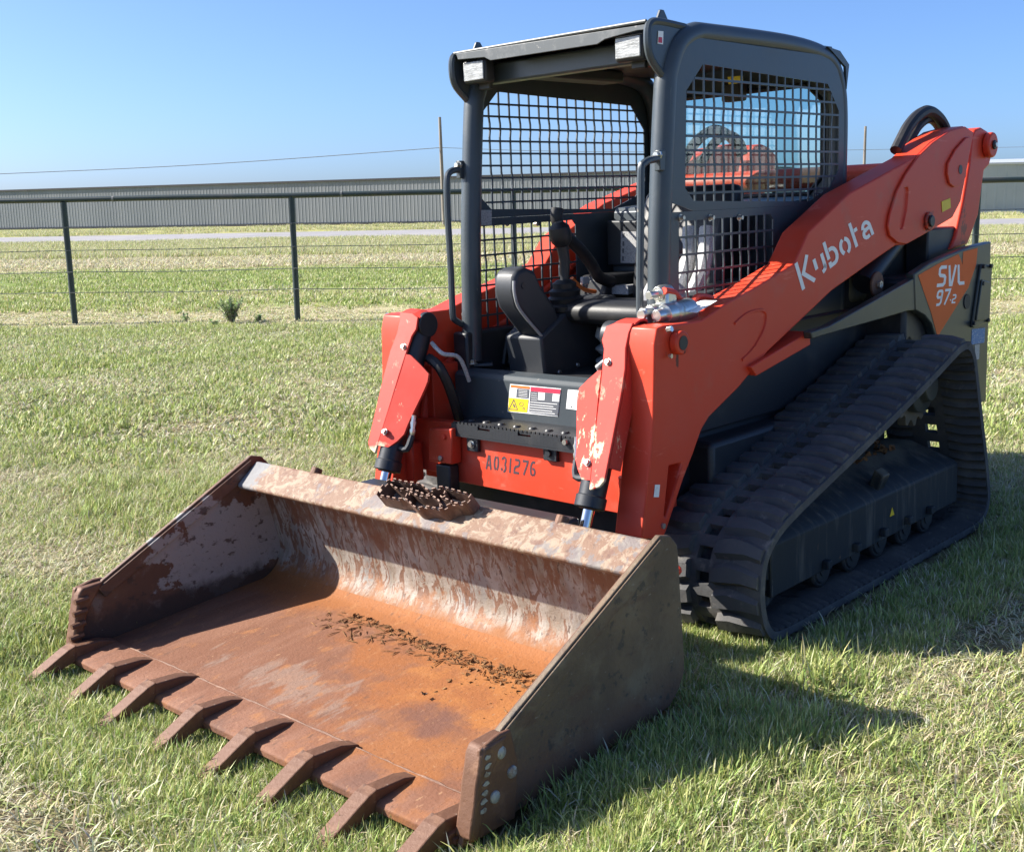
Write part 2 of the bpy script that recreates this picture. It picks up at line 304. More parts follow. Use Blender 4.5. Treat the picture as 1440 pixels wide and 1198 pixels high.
# ------------------------------------------------------------------ lettering made of strokes
def arc(cx, cy, rx, ry, a0, a1, n=7): return [(cx+rx*math.cos(R_(a0+(a1-a0)*i/n)), cy+ry*math.sin(R_(a0+(a1-a0)*i/n))) for i in range(n+1)]
GL = {
 'K': (.66, [[(.07, 0), (.07, 1)], [(.60, 1), (.24, .5), (.62, 0)]]),
 'u': (.52, [[(.07, .70), (.07, .30)], [(.45, .70), (.45, .2)]+arc(.24, .22, .21, .15, 0, -80)]),
 'b': (.54, [[(.07, 1), (.07, .32)], [(.17, .63)]+arc(.27, .35, .20, .28, 80, -90)+[(.07, .07), (.07, .22)]]),
 'o': (.56, [arc(.28, .35, .21, .28, 100, 235), arc(.28, .35, .21, .28, -80, 75)]),
 't': (.42, [[(.12, 1), (.12, .02)], [(.21, .63), (.38, .63)]]),
 'a': (.56, [arc(.28, .36, .20, .27, 165, 20)+[(.48, .0)], [(.40, .37), (.22, .36)]+arc(.22, .21, .15, .15, 90, 270)+[(.34, .08)]]),
 'S': (.72, [[(.68, .93), (.22, .93), (.11, .84), (.13, .62), (.22, .54), (.54, .5), (.62, .42), (.60, .16), (.5, .07), (.04, .07)]]),
 'V': (.66, [[(.06, 1), (.20, .05), (.32, .05), (.64, 1)]]),
 'L': (.58, [[(.10, 1), (.10, .16), (.18, .07), (.56, .07)]]),
 '9': (.62, [[(.56, .52), (.18, .52), (.08, .62), (.10, .84), (.2, .93), (.46, .93), (.56, .84), (.54, .2), (.42, .07), (.1, .07)]]),
 '7': (.62, [[(.06, .93), (.58, .93), (.56, .78), (.24, 0)]]),
 '-': (.22, [[(.04, .4), (.18, .4)]]),
 '2': (.60, [[(.08, .93), (.46, .93), (.55, .84), (.54, .62), (.44, .52), (.16, .46), (.07, .34), (.07, .07), (.56, .07)]]),
 'A': (.60, [[(.05, 0), (.26, .96)], [(.34, .96), (.55, 0)], [(.2, .30), (.28, .30)], [(.34, .30), (.42, .30)]]),
 '0': (.60, [arc(.30, .5, .21, .45, 105, 255), arc(.30, .5, .21, .45, -75, 75)]),
 '3': (.58, [[(.07, .80)]+arc(.28, .73, .2, .22, 140, -60), arc(.28, .27, .22, .25, 70, -90), arc(.26, .27, .2, .25, 230, 185, 3)]),
 '1': (.34, [[(.17, 0), (.17, 1)]]),
 '6': (.60, [[(.48, .92), (.34, .95)]+arc(.30, .5, .22, .44, 110, 250), [(.36, .05)]+arc(.32, .28, .2, .23, -80, 80)+[(.24, .50)]]),
 ' ': (.3, []),
}
def lettering(text, P, w, mb, gap=.12, slant=0.):
    """P(u, v) -> surface point, u, v in 0..1 over the whole word"""
    tot = sum(GL[c][0] for c in text)+gap*(len(text)-1); x = 0
    for c in text:
        gw, st = GL[c]
        for s in st:
            n = len(s); off = []
            for i in range(n):
                a = Vector(s[max(i-1, 0)]); b = Vector(s[i]); d = Vector(s[min(i+1, n-1)])
                d1 = (b-a).normalized() if i else (d-b).normalized(); d2 = (d-b).normalized() if i < n-1 else d1
                nn = Vector((-(d1+d2).y, (d1+d2).x)); nn = nn.normalized() if nn.length > 1e-6 else Vector((-d1.y, d1.x))
                k = min(1.6, 1/max(.4, nn.dot(Vector((-d1.y, d1.x))))); off.append((b+nn*w*k/2, b-nn*w*k/2))
            vs = []
            for a, b in off: vs += [P((x+a.x)/tot, a.y), P((x+b.x)/tot, b.y)]
            mb.add(vs, [(2*i, 2*i+1, 2*i+3, 2*i+2) for i in range(n-1)])
        x += gw+gap
    return mb
def bil(c00, c10, c01, c11): return lambda u, v: c00*(1-u)*(1-v)+c10*u*(1-v)+c01*(1-u)*v+c11*u*v

# ================================================================== the track loader
ORG = Vector((-1.0, 0, 0))
LOADER = empty('track_loader', Q @ ORG)
LOADER.rotation_euler = Q.to_euler()
tag(LOADER, 'red compact track loader with open mesh cab and wide rusty toothed bucket on the grass', 'track loader')

# ---- bucket
bp = [(.93, -.045), (.60, -.02), (.34, .0), (.14, .016)]
arcp = [(.115-.125*math.sin(R_(a)), .142-.125*math.cos(R_(a))) for a in range(12, 85, 9)]
backp = [(-.006, .16), (.012, .24), (.033, .32), (.052, .392)]
prof = bp+arcp+backp
def shell(prof, y0, y1, th, ny=14):
    mb = MB(); n = len(prof); pr = []
    for i in range(n):
        a = Vector(prof[max(i-1, 0)]); b = Vector(prof[min(i+1, n-1)]); t = (b-a).normalized(); pr.append((prof[i][0]+t.y*-th*-1*-1, prof[i][1]+t.x*th))
    vs = []
    for k in range(ny+1):
        y = y0+(y1-y0)*k/ny
        vs += [(x, y, z) for x, z in prof]+[(x, y, z) for x, z in pr]
    fs = []
    for k in range(ny):
        o, p = k*2*n, (k+1)*2*n
        for i in range(n-1):
            fs += [(o+i, o+i+1, p+i+1, p+i), (o+n+i, p+n+i, p+n+i+1, o+n+i+1)]
        fs += [(o, p, p+n, o+n), (o+n-1, o+2*n-1, p+2*n-1, p+n-1)]
    for o in (0, ny*2*n): fs += [(o+i, o+i+1, o+n+i+1, o+n+i) for i in range(n-1)]
    return mb.add(vs, fs)
BUCKET = shell(bp+arcp[:4], -.997, .997, .014).build('bucket', FLOOR, LOADER, smooth=True)
tag(BUCKET, 'rusty toothed bucket lying flat on the grass')
shell([arcp[3]]+arcp[4:]+backp, -.997, .997, .014).build('back_plate', BACK, BUCKET, smooth=True)
bm_ = MB().prism_y([(.053, .392), (.073, .508), (.083, .511), (.176, .438), (.180, .428), (.172, .418), (.10, .394)], -.985, .990)
bm_.build('top_beam', BEAM, BUCKET, bevel=.006, seg=3)
platep = [(.094, .534), (.045, .522), (.012, .487), (.006, .44), (-.016, .12), (-.014, .085), (.02, .035), (.06, .004), (.93, -.062), (.90, .02), (.775, .192)]
for s in (1, -1):
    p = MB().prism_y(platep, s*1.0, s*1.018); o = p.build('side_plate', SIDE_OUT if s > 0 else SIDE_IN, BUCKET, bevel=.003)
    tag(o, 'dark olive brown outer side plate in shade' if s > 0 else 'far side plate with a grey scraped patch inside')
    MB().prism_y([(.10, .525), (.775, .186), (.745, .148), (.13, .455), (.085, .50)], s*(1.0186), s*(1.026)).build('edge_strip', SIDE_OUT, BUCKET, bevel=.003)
    MB().prism_y([(.10, .520), (.80, .170), (.775, .130), (.13, .450)], s*(.9995), s*(.988)).build('edge_strip', SIDE_IN, BUCKET, bevel=.003)
    c = MB().prism_y([(.762, .196), (.80, .198), (.872, .183), (.928, -.055), (.74, -.05), (.72, .10)], s*1.0185, s*1.040)
    if s > 0: c = MB().prism_y([(.762, .196), (.80, .198), (.872, .183), (.918, -.045), (.76, -.045), (.74, .10)], 1.0265, 1.041)
    cut = c.build('side_cutter', TOOTH, BUCKET, bevel=.005)
    MB().prism_y([(.775, .190), (.862, .186), (.876, .165), (.884, .13), (.896, .09), (.903, .05), (.916, .005), (.925, -.038), (.895, -.045), (.845, .10)], s*.9875, s*1.0455).build('cutter_edge', TOOTH, BUCKET, bevel=.008)
    ribs = MB()
    for i in range(5):
        t = (i+.45)/5; z = .165-.215*t; x = .868+.056*t
        ribs.tube([(x-.030, s*.984, z+.002), (x+.022, s*.984, z-.002)], [.011, .011], 8)
    if s < 0: ribs.build('cutter_ribs', TOOTH, BUCKET, smooth=True)
    if s > 0:
        for i, (zx, zy, rr) in enumerate([(250, 860, .017), (288, 925, .017), (230, 1010, .017)]):
            b = Y(1.041, *q1('b5', zx, zy)); MB().lathe(b, (0, 1, 0), [(0, rr), (.004, rr*.95), (.008, rr*.6)], 12).build('bolt_head', MARK, BUCKET, smooth=True)
        wp = MB()
        for zx, zy in [(205, 878), (207, 905), (204, 935), (201, 966), (197, 997), (193, 1026), (190, 1058)]:
            b = Y(1.0465, *q1('b5', zx, zy)); r = [random.uniform(.6, 1.1) for _ in range(9)]
            wp.prism([(b.x+.013*r[i]*math.cos(i*.7), b.y, b.z+.0085*r[i]*math.sin(i*.7)) for i in range(9)], (0, .0015, 0))
        wp.build('worn_weld_marks', MARK, BUCKET, smooth=True)
MB().prism_y([(.785, -.023), (.935, -.034), (.945, -.042), (.945, -.062), (.785, -.055)], -.985, .985).build('cutting_edge', FLOOR, BUCKET, bevel=.003)
wb = MB(); wy = -.985
pts = []
while wy < .985: pts.append((.783+random.uniform(-.003, .003), wy, -.027)); wy += .03
wb.tube(pts, [random.uniform(.003, .0065) for _ in pts], 6); wb.build('weld_bead', TOOTH, BUCKET, smooth=True)
# eight teeth: adapter shank and worn tip
def tooth():
    sh = MB().prism_y([(.772, -.024), (.835, -.004), (.940, .003), (.956, -.010), (.962, -.05), (.93, -.068), (.80, -.04), (.772, -.034)], -.025, .025)
    tp = MB().add([(.932, -.028, .008), (.932, .028, .008), (.965, .028, -.002), (.965, -.028, -.002), (1.138, .027, -.086), (1.138, -.027, -.086), (1.128, .026, -.100), (1.128, -.026, -.100), (.94, .028, -.05), (.94, -.028, -.05)],
                  [(0, 1, 2, 3), (3, 2, 4, 5), (5, 4, 6, 7), (7, 6, 8, 9), (9, 8, 1, 0), (1, 8, 6, 4, 2), (0, 3, 5, 7, 9)])
    return sh, tp
sh, tp = tooth()
t0 = None
for i in range(8):
    y = -.952+1.904*i/7
    if t0 is None:
        t0 = sh.build('tooth', TOOTH, BUCKET, bevel=.004); me_tip = None
        t0.data.name = 'tooth'
        for v in t0.data.vertices: pass
        tipm = MB(); tipm.v, tipm.f, tipm.mi = tp.v, tp.f, tp.mi
        # shank and tip are one casting here: join the tip into the tooth mesh
        bmj = bmesh.new(); bmj.from_mesh(t0.data)
        vs = [bmj.verts.new(v) for v in tp.v]
        for f in tp.f: bmj.faces.new([vs[k] for k in f])
        bmesh.ops.recalc_face_normals(bmj, faces=bmj.faces); bmj.to_mesh(t0.data); bmj.free()
        t = t0
    else:
        t = t0.copy(); COL.objects.link(t); t.parent = BUCKET
    t.location = (random.uniform(-.006, .004), y, random.uniform(-.004, .003)); t.rotation_euler = (0, random.uniform(-.007, .007), random.uniform(-.008, .008))
# serrated grip step welded on top of the beam
nbeam = Vector((.073, 0, .093)).normalized(); tb = Vector((.093, 0, -.073)).normalized()
O_ = Vector((.130, 0, .476))
def bpnt(px, py, h): # point on the plane lifted h above the beam's sloped top
    return onp(nbeam, nbeam.dot(O_)+h, px, py)
def wall(mb, pts, h=.058, th=.004, serr=.012):
    path = [bpnt(*p, h) for p in pts]; path = resample(spline(path, 5), .0075, closed=False)
    for i, (a, b) in enumerate(zip(path, path[1:])):
        if (b-a).length < 1e-5: continue
        d = (b-a).normalized(); sd = d.cross(nbeam).normalized()*th/2; dn = nbeam*-h
        t = nbeam*(serr*.5 if (i//2) % 2 == 0 else -serr*.5)
        mb.add([a-sd+dn, a+sd+dn, b+sd+dn, b-sd+dn, a-sd+t, a+sd+t, b+sd+t, b-sd+t], [(0, 1, 5, 4), (1, 2, 6, 5), (2, 3, 7, 6), (3, 0, 4, 7), (4, 5, 6, 7)])
gs = MB()
S_ = lambda *p: q('s', *p)
wall(gs, S_((65, 815), (80, 780), (150, 705), (205, 685), (290, 705), (370, 715), (440, 730), (490, 775), (545, 765), (610, 750), (690, 770), (860, 815)))
wall(gs, S_((860, 815), (800, 880), (700, 890), (660, 905), (600, 935), (520, 920), (470, 915), (420, 925), (380, 915), (345, 880), (300, 850), (240, 850), (160, 835), (65, 815)))
wall(gs, S_((150, 705), (240, 765), (330, 770), (300, 850)), h=.050)
wall(gs, S_((370, 715), (345, 770), (420, 790), (490, 820), (545, 765)), h=.050)
wall(gs, S_((345, 790), (430, 830), (530, 830), (590, 870), (600, 935)), h=.050)
wall(gs, S_((610, 750), (640, 800), (600, 830), (690, 870), (700, 890)), h=.050)
gso = gs.build('grip_step', GRIP, BUCKET); tag(gso, 'serrated steel grip step welded on the top beam')
for s in (1, -1):
    MB().cyl((.075, s*.62, .49), (.055, s*.62, .522), .022, 10).build('lug', TOOTH, BUCKET, bevel=.003)
MB().box(-.14, -.035, -.52, .52, .12, .46).build('coupler_frame', BLACK, LOADER, bevel=.01)
lv = [X(-.10, *p) for p in q('7', (20, 848), (45, 845), (70, 885), (85, 905), (60, 915), (25, 905))]
MB().tube(spline(lv, 4), .011, 8).build('coupler_lever', RED, LOADER, smooth=True)

# ---- lift arms
armpx = q('5', (350, 1078), (435, 1078), (452, 1035), (520, 830), (555, 740), (590, 640), (620, 590), (680, 530), (740, 470), (856, 327))+q('6', (300, 895), (520, 738), (600, 683), (640, 681), (720, 637), (860, 552), (900, 480), (915, 400), (963, 152))+\
    q('6', (915, 125), (840, 145), (760, 200), (692, 268), (380, 440), (190, 620))+q('5', (960, -25), (800, 72), (690, 132), (590, 200), (520, 212), (440, 222), (412, 232), (401, 300), (400, 400), (396, 600), (384, 760))
arm_xz = [(p.x, p.z) for p in (Y(.68, *p) for p in armpx)]
dbl = [(p.x, p.z) for p in (Y(.683, *p) for p in q('6', (700, 262), (640, 345), (595, 430), (562, 540), (553, 595), (563, 640), (600, 672), (640, 678), (720, 634), (855, 553), (893, 478), (910, 395), (955, 155), (915, 128), (842, 148), (762, 203)))]
slot = [(p.x, p.z) for p in (Y(.68, *p) for p in q('5', (460, 785), (510, 772), (490, 850), (448, 990), (440, 985)))]
groove = [(p.x, p.z) for p in (Y(.683, *p) for p in q('6', (630, 415), (645, 412), (648, 430), (640, 520), (622, 605), (610, 608), (607, 590)))]
tear = [(p.x, p.z) for p in (Y(.694, *p) for p in q('6', (940, 175), (920, 180), (870, 235), (835, 300), (832, 350), (842, 395), (865, 412), (895, 400), (918, 365)))]
def disc(mb, c, r, y0, y1, n=20): return mb.cyl((c[0], y0, c[1]), (c[0], y1, c[1]), r, n)
def pt(k, x, y, yy=.68):
    p = Y(yy, *q1(k, x, y)); return (p.x, p.z)
pinA, pinB, pinC, pinD = pt('5', 484, 290), pt('6', 735, 570), pt('6', 877, 330), pt('6', 1027, 215, .66)
link_xz = [(p.x, p.z) for p in (Y(.655, *p) for p in q('6', (1000, 131), (1030, 150), (1055, 190), (1052, 250), (1036, 308), (1012, 335), (985, 540), (935, 680), (855, 705), (880, 640), (915, 480), (945, 300), (958, 170), (972, 140)))]
for s in (1, -1):
    arm = MB().prism_y(arm_xz, s*.565, s*.68).build('lift_arm', RED, LOADER, bevel=.012, seg=3)
    cutm = MB().prism_y(slot, s*.62, s*.72); carve(arm, cutm)
    d = MB().prism_y(dbl, s*.6805, s*.692).build('reinforcing_plate', RED, arm, bevel=.004)
    carve(d, MB().prism_y(groove, s*.684, s*.72))
    MB().prism_y(tear, s*.6925, s*.703).build('pin_plate', RED, arm, bevel=.004)
    disc(MB(), pinC, .021, s*.7035, s*.705).build('pin', BLACK, arm)  # flat black disc stands in for the dark pin hole
    # raised ridge pressed into the front of the arm
    rd = [Y(.681, *p) for p in q('5', (722, 215), (770, 175), (825, 160), (848, 178), (840, 235), (800, 310), (752, 360))]
    MB().tube([(p.x, s*p.y, p.z) for p in spline(rd, 4)], .0055, 6).build('pressed_ridge', RED, arm, smooth=True)
    m = MB(); disc(m, pinA, .040, s*.681, s*.712, 24); m.build('pin_boss', RED, arm, bevel=.006)
    m = MB(); disc(m, pinA, .024, s*.7125, s*.714, 24); m.build('pin', BLACK, arm)  # thin black disc drawn as the dark hole inside the boss
    m = MB(); disc(m, pinB, .040, s*.6925, s*.705, 20); m.build('pin_boss', RED, arm, bevel=.004)
    m = MB(); disc(m, pinB, .026, s*.7055, s*.716, 20); m.build('pin', BLACK, arm, bevel=.004)
    b = Y(.7, *q1('5', 470, 345)); MB().cyl((b.x, s*.690, b.z), (b.x, s*.70, b.z), .008, 6).build('pin_bolt', ZINC, arm)
    b = Y(.7, *q1('5', 462, 240)); MB().cyl((b.x, s*.690, b.z), (b.x, s*.708, b.z+.004), .010, 6).build('pin_bolt', ZINC, arm)
    b = Y(.681, *q1('5', 433, 1025)); MB().cyl((b.x, s*.681, b.z), (b.x, s*.688, b.z), .010, 10).build('pin_bolt', BOLT, arm)
    # steel hydraulic lines running down the inner face
    for k in range(4):
        off = .05+.055*k
        line = [(-1.55, 1.32-off*1.0), (-1.05, 1.08-off), (-.62, .92-off), (-.47, .80-off*.9), (-.43, .62-off*.5)]
        MB().tube(spline([(x, s*.548, z) for x, z in line], 5), .014, 8).build('hydraulic_line', RED, arm, smooth=True)
    lk_ = MB().prism_y(link_xz, s*.545, s*.655).build('rear_link', RED, LOADER, bevel=.010, seg=3)
    m = MB(); disc(m, pinD, .060, s*.656, s*.690, 24); m.build('pin_boss', RED, lk_, bevel=.008)
    m = MB(); disc(m, pinD, .022, s*.6905, s*.700, 20); m.build('pin', BLACK, lk_, bevel=.003)
    m = MB(); disc(m, pinD, .011, s*.7005, s*.706, 8); m.build('pin_bolt', ZINC, lk_)
    if s > 0:
        lo_ = lettering('Kubota', bil(*[Y(.6815, *q1('6', *p)) for p in ((160, 895), (498, 628), (124, 770), (462, 520))]), .145, MB(), gap=.10)
        lo_.build('lettering', PALE, arm, flat=True)
        a, b, c, d4 = [Y(.6932, *q1('6', *p)) for p in ((812, 478), (852, 462), (855, 507), (815, 528))]
        MB().prism([a, b, c, d4], (0, .001, 0)).build('yellow_label', YELLOW, arm)
        a, b, c, d4 = [Y(.6815, *q1('5', *p)) for p in ((402, 860), (422, 860), (417, 910), (397, 910))]
        MB().prism([a, b, c, d4], (0, .001, 0)).build('small_label', PALE, arm)
        # paper label on the sunny top of the arm
        tl = [Y(.655, *q1('5', 572, 187)), Y(.655, *q1('5', 640, 140)), Y(.60, *q1('5', 660, 136)), Y(.60, *q1('5', 615, 168))]
tube_p = [(-2.28, y, 1.545) for y in (-.57, .57)]
MB().cyl(*tube_p, .052, 20).build('cross_tube', RED, LOADER, smooth=True)
# lift cylinders under the arms
for s in (1, -1):
    a = Vector((*pt('6', 445, 865, .60)[:1], s*.60, pt('6', 445, 865, .60)[1])); b = Vector((pinB[0], s*.60, pinB[1]))
    m = MB().cyl(a, a.lerp(b, .72), .048, 16); lc = m.build('lift_cylinder', BLACK, LOADER, smooth=True)
    MB().cyl(a.lerp(b, .70), b, .026, 14).build('rod', CHROME, lc, smooth=True)
    m = MB(); disc(m, (a.x, a.z), .055, s*.655, s*.668); m.build('pin', TOOTH, lc, bevel=.004)
    m = MB(); disc(m, (a.x, a.z), .016, s*.6685, s*.683, 6); m.build('pin_bolt', BOLT, lc)

# ---- tilt cylinders and their guards
gn = Vector((1, 0, .3875)); gd = .046
gl_ = gn.length; gnn = gn/gl_; gdd = gd/gl_
def G(px, py, lift=0): return onp(gnn, gdd+lift, px, py)
gpx = q('4', (1170, 130), (1215, 111), (1300, 112), (1280, 160), (1265, 230), (1262, 330), (1240, 470), (1178, 790), (1165, 855), (1140, 882), (1095, 897), (1092, 890), (1118, 640), (1140, 450), (1152, 330), (1160, 235), (1150, 195))
gpts = [G(*p) for p in gpx]
for s in (1, -1):
    pts = [Vector((p.x, s*p.y, p.z)) for p in gpts]
    g = MB().prism(pts, -gnn*.010).build('cylinder_guard', RED_WORN, LOADER, bevel=.004)
    # inner wing of the guard, bent back a little, its edge a long curve
    cr = [G(*p) for p in q('4', (1150, 335), (1136, 450), (1118, 640), (1098, 840), (1093, 893))]; cr = resample(spline([Vector((p.x, s*p.y, p.z)) for p in cr], 4), .03, closed=False)
    inn = (Vector((0, -s*math.cos(.31), 0))-gnn*math.sin(.31)); wv = []
    for k, p in enumerate(cr):
        t = k/(len(cr)-1); wd = .128*sm(-.06, .20, t)*(1-.22*sm(.2, .85, t))*(1-.50*sm(.80, 1.0, t)**2); wv.append(p+inn*wd)
    wm = MB()
    for k in range(len(cr)-1): wm.prism([cr[k], cr[k+1], wv[k+1], wv[k]], -gnn*.010)
    wm.build('guard_wing', RED_WORN, g, smooth=True)
    # flange folded back along the outer side, and the rounded hood over the pin
    edge = [G(*p) for p in q('4', (1300, 112), (1268, 230), (1262, 330), (1240, 470), (1178, 790))]
    fl = MB()
    for a, b in zip(edge, edge[1:]):
        a = Vector((a.x, s*a.y, a.z)); b = Vector((b.x, s*b.y, b.z)); fl.prism([a-gnn*.0105, b-gnn*.0105, b-gnn*.075, a-gnn*.075], (0, -s*.008, 0))
    fl.build('side_flange', RED_WORN, g)
    hd = [G(*p) for p in q('4', (1170, 128), (1215, 109), (1300, 110))]
    m = MB()
    ph = []
    for p in hd:
        p = Vector((p.x, s*p.y, p.z)); ph.append([p-gnn*.0105+Vector((-.07*math.sin(t)+.0, 0, .030*math.sin(t)-.035*(1-math.cos(t)))) for t in (0, .4, .8, 1.2, 1.57, 2.2)])
    for a, b in zip(ph, ph[1:]):
        for k in range(5): m.prism([a[k], a[k+1], b[k+1], b[k]], (0, 0, -.008))
    m.build('hood', RED_WORN, g, smooth=True)
    for k, (zx, zy) in enumerate([(1182, 297), (1085, 766)]):
        b = G(*q1('4', zx, zy)); b = Vector((b.x, s*b.y, b.z)); MB().lathe(b-gnn*.002, gnn, [(0, .014), (.003, .014), (.003, .010), (.013, .010)], 8).build('bolt', BOLT, g, bevel=.001)
    yc = s*.513; A = Vector((-.418, yc, 1.02)); B = Vector((-.199, yc, .475)); dd = (B-A).normalized()
    c = MB().lathe(A, dd, [(0, .05), (.45, .047), (.545, .047), (.545, .053), (.586, .053)], 20).build('tilt_cylinder', BLACK, LOADER, bevel=.003)
    tag(c, 'black tilt cylinder barrel with a bright rod')
    MB().lathe(B-dd*.02, dd, [(0, .05), (.018, .05), (.018, .036), (.024, .036)], 20).build('gland', TOOTH, c, bevel=.002)
    MB().cyl(B, B+dd*.20, .021, 16).build('rod', CHROME, c, smooth=True)
    MB().cyl(A+Vector((0, -.075, .01)), A+Vector((0, .05, .01)), .050, 20).build('pin', BLACK, c, bevel=.004)
    e = B-dd*.10; MB().tube(spline([e+Vector((0, -s*.04, 0)), e+Vector((0, -s*.085, 0)), e+Vector((-.02, -s*.095, .05))], 3), .014, 8).build('elbow', BLACK, c, smooth=True)
    hp = [e+Vector((-.02, -s*.095, .05)), e+Vector((-.03, -s*.10, .12))]
    MB().lathe(hp[0], hp[1]-hp[0], [(0, .010), (.02, .014), (.03, .010), (.05, .014), (.06, .010), (.08, .010)], 8).build('hose_fitting', ZINC, c, smooth=True)
    hh = [A+Vector((.01, -s*.05, -.12)), A+Vector((.015, -s*.11, -.15)), A+Vector((-.01, -s*.13, -.22)), A+Vector((-.06, -s*.12, -.33)), A+Vector((-.12, -s*.08, -.42))]
    MB().tube(spline(hh, 5), .020, 8).build('hose', HOSE, c, smooth=True)
    hh = [A+Vector((-.0, -s*.06, -.06)), A+Vector((.0, -s*.12, -.10)), A+Vector((-.05, -s*.16, -.12)), A+Vector((-.10, -s*.16, -.22)), A+Vector((-.13, -s*.12, -.34))]
    MB().tube(spline(hh[:4], 5), .0085, 8).build('steel_line', LGREY, c, smooth=True)

# ---- chassis front
MB().box(-2.3, -.56, -.50, .50, .26, .70).build('chassis', BLACK, LOADER, bevel=.01)
FP = MB().prism([(-.402, y, z) for y, z in ((-.57, .44), (-.36, .44), (-.35, .416), (.57, .406), (.57, .651), (-.57, .651))], (-.05, 0, 0)).build('front_plate', RED, LOADER, bevel=.004)
MB().box(-.62, -.455, -.57, -.50, .40, .86).build('frame_upright', RED, LOADER, bevel=.004)
MB().box(-.62, -.455, .50, .57, .40, .86).build('frame_upright', RED, LOADER, bevel=.004)
MB().box(-.401, -.345, -.57, -.52, .40, .56).build('stop_lug', RED, FP, bevel=.006)
MB().box(-.401, -.345, .52, .57, .40, .56).build('stop_lug', RED, FP, bevel=.006)
MB().box(-.70, -.50, -.45, .45, .28, .395).build('lower_crossmember', BLACK, LOADER, bevel=.01)
tbx = [X(-.345, *p) for p in q('s', (500, 255), (690, 258), (690, 562), (495, 530))]
m = MB().prism(tbx, (-.056, 0, 0)).build('bracket', RED, FP, bevel=.006)
m = MB(); r_ = X(-.344, *q1('s', 628, 325)); m.lathe(r_, (1, 0, 0), [(0, .011), (.008, .011)], 6); m.build('bolt', RED, FP, bevel=.001)
m = MB(); r_ = X(-.344, *q1('s', 600, 503)); m.lathe(r_, (1, 0, 0), [(0, .011), (.008, .011)], 6); m.build('bolt', BOLT, FP, bevel=.001)
r_ = X(-.36, *q1('s', 630, 600)); MB().box(-.401, -.35, r_.y-.04, r_.y+.04, r_.z-.12, r_.z+.02).build('stop_bracket', BLACK, FP, bevel=.006)
lettering('A031276', bil(*[X(-.4012, *p) for p in ((683, 659.5), (752.5, 670.5), (684, 638.5), (754, 649.5))]), .16, MB(), gap=.22).build('serial_lettering', INK, FP, flat=True)
SILLP = pm('scuffed_sill_paint', (.047, .058, .066), .62, spec=.25, layers=[dict(c=(.10, .10, .10), s=5, st=(1, 1, .4), lo=.45, hi=.75, k=.6), dict(c=(.20, .19, .17), s=24, lo=.66, hi=.71, k=.5)])
SILL = MB().prism([(x, -.47, z) for x, z in ((-.55, .60), (-.55, .812), (-.562, .829), (-.64, .834), (-.64, .60))], (0, .94, 0)).build('front_sill', SILLP, LOADER, bevel=.004)
def plate_px(name, mat, parent, x, k, pts, th=.0015): 
    return MB().prism([X(x, *q1(k, *p)) for p in pts], (th, 0, 0)).build(name, mat, parent)
WL = plate_px('warning_label', PALE, SILL, -.5495, 'l', ((508, 262), (977, 305), (948, 562), (484, 516)), .001)
def sub(mat, pts, nm, e=.0004): return plate_px(nm, mat, SILL, -.548+e, 'l', pts, .0004)
def sub2(mb, pts, e=.001): mb.prism([X(-.548+e, *q1('l', *p)) for p in pts], (.0004, 0, 0))
sub(LORANGE, ((513, 270), (688, 286), (685, 308), (511, 292)), 'orange_strip')
sub(YELLOW, ((496, 388), (676, 404), (662, 524), (488, 510)), 'yellow_panel')
sub(LRED, ((697, 287), (970, 311), (966, 352), (693, 328)), 'red_strip')
sub(LBLACK, ((575, 304), (682, 313), (675, 394), (570, 385)), 'text_panel')
sub(LBLACK, ((692, 331), (965, 355), (944, 556), (680, 524)), 'text_panel')
m = MB()
for k in range(5): sub2(m, ((694-3*k, 425+22*k), (940-5*k-30*(k % 2), 446+22*k), (939-5*k-30*(k % 2), 451+22*k), (693-3*k, 430+22*k)))
for k in range(4): sub2(m, ((700, 345+20*k), (755, 350+20*k), (755, 353+20*k), (700, 348+20*k)))
sub2(m, ((768, 338), (828, 343), (822, 412), (762, 407))); sub2(m, ((900, 352), (962, 357), (956, 425), (894, 420))); sub2(m, ((515, 300), (568, 304), (563, 382), (508, 378)))
for k in range(5): sub2(m, ((585, 316+14*k), (665, 323+14*k), (665, 326+14*k), (585, 319+14*k)))
m.build('label_print', PALE, SILL)
m = MB()
for a, b in (((540, 405), (574, 498)), ((574, 498), (496, 492)), ((496, 492), (540, 405))):
    A = Vector(a); B = Vector(b); n_ = (B-A).normalized(); n_ = Vector((-n_.y, n_.x))*3
    sub2(m, (A+n_, B+n_, B-n_, A-n_))
sub2(m, ((530, 440), (545, 450), (556, 480), (540, 475)))
for cx, cy, r in ((610, 447, 20), (632, 488, 12)):
    P_ = [(cx+r*math.cos(i*.628), cy+r*math.sin(i*.628)) for i in range(10)]; Pi = [(cx+(r-4)*math.cos(i*.628), cy+(r-4)*math.sin(i*.628)) for i in range(10)]
    for i in range(10): sub2(m, (P_[i], P_[(i+1) % 10], Pi[(i+1) % 10], Pi[i]))
m.build('hazard_pictogram', LBLACK, SILL)
L2 = plate_px('worn_label', PALE, SILL, -.5495, 'l', ((1040, 312), (1225, 328), (1200, 512), (1022, 488)), .001)
MB().prism([X(-.5482, *q1('l', *p)) for p in ((1060, 478), (1072, 462), (1078, 480))], (.0004, 0, 0)).build('label_print', LBLACK, SILL)
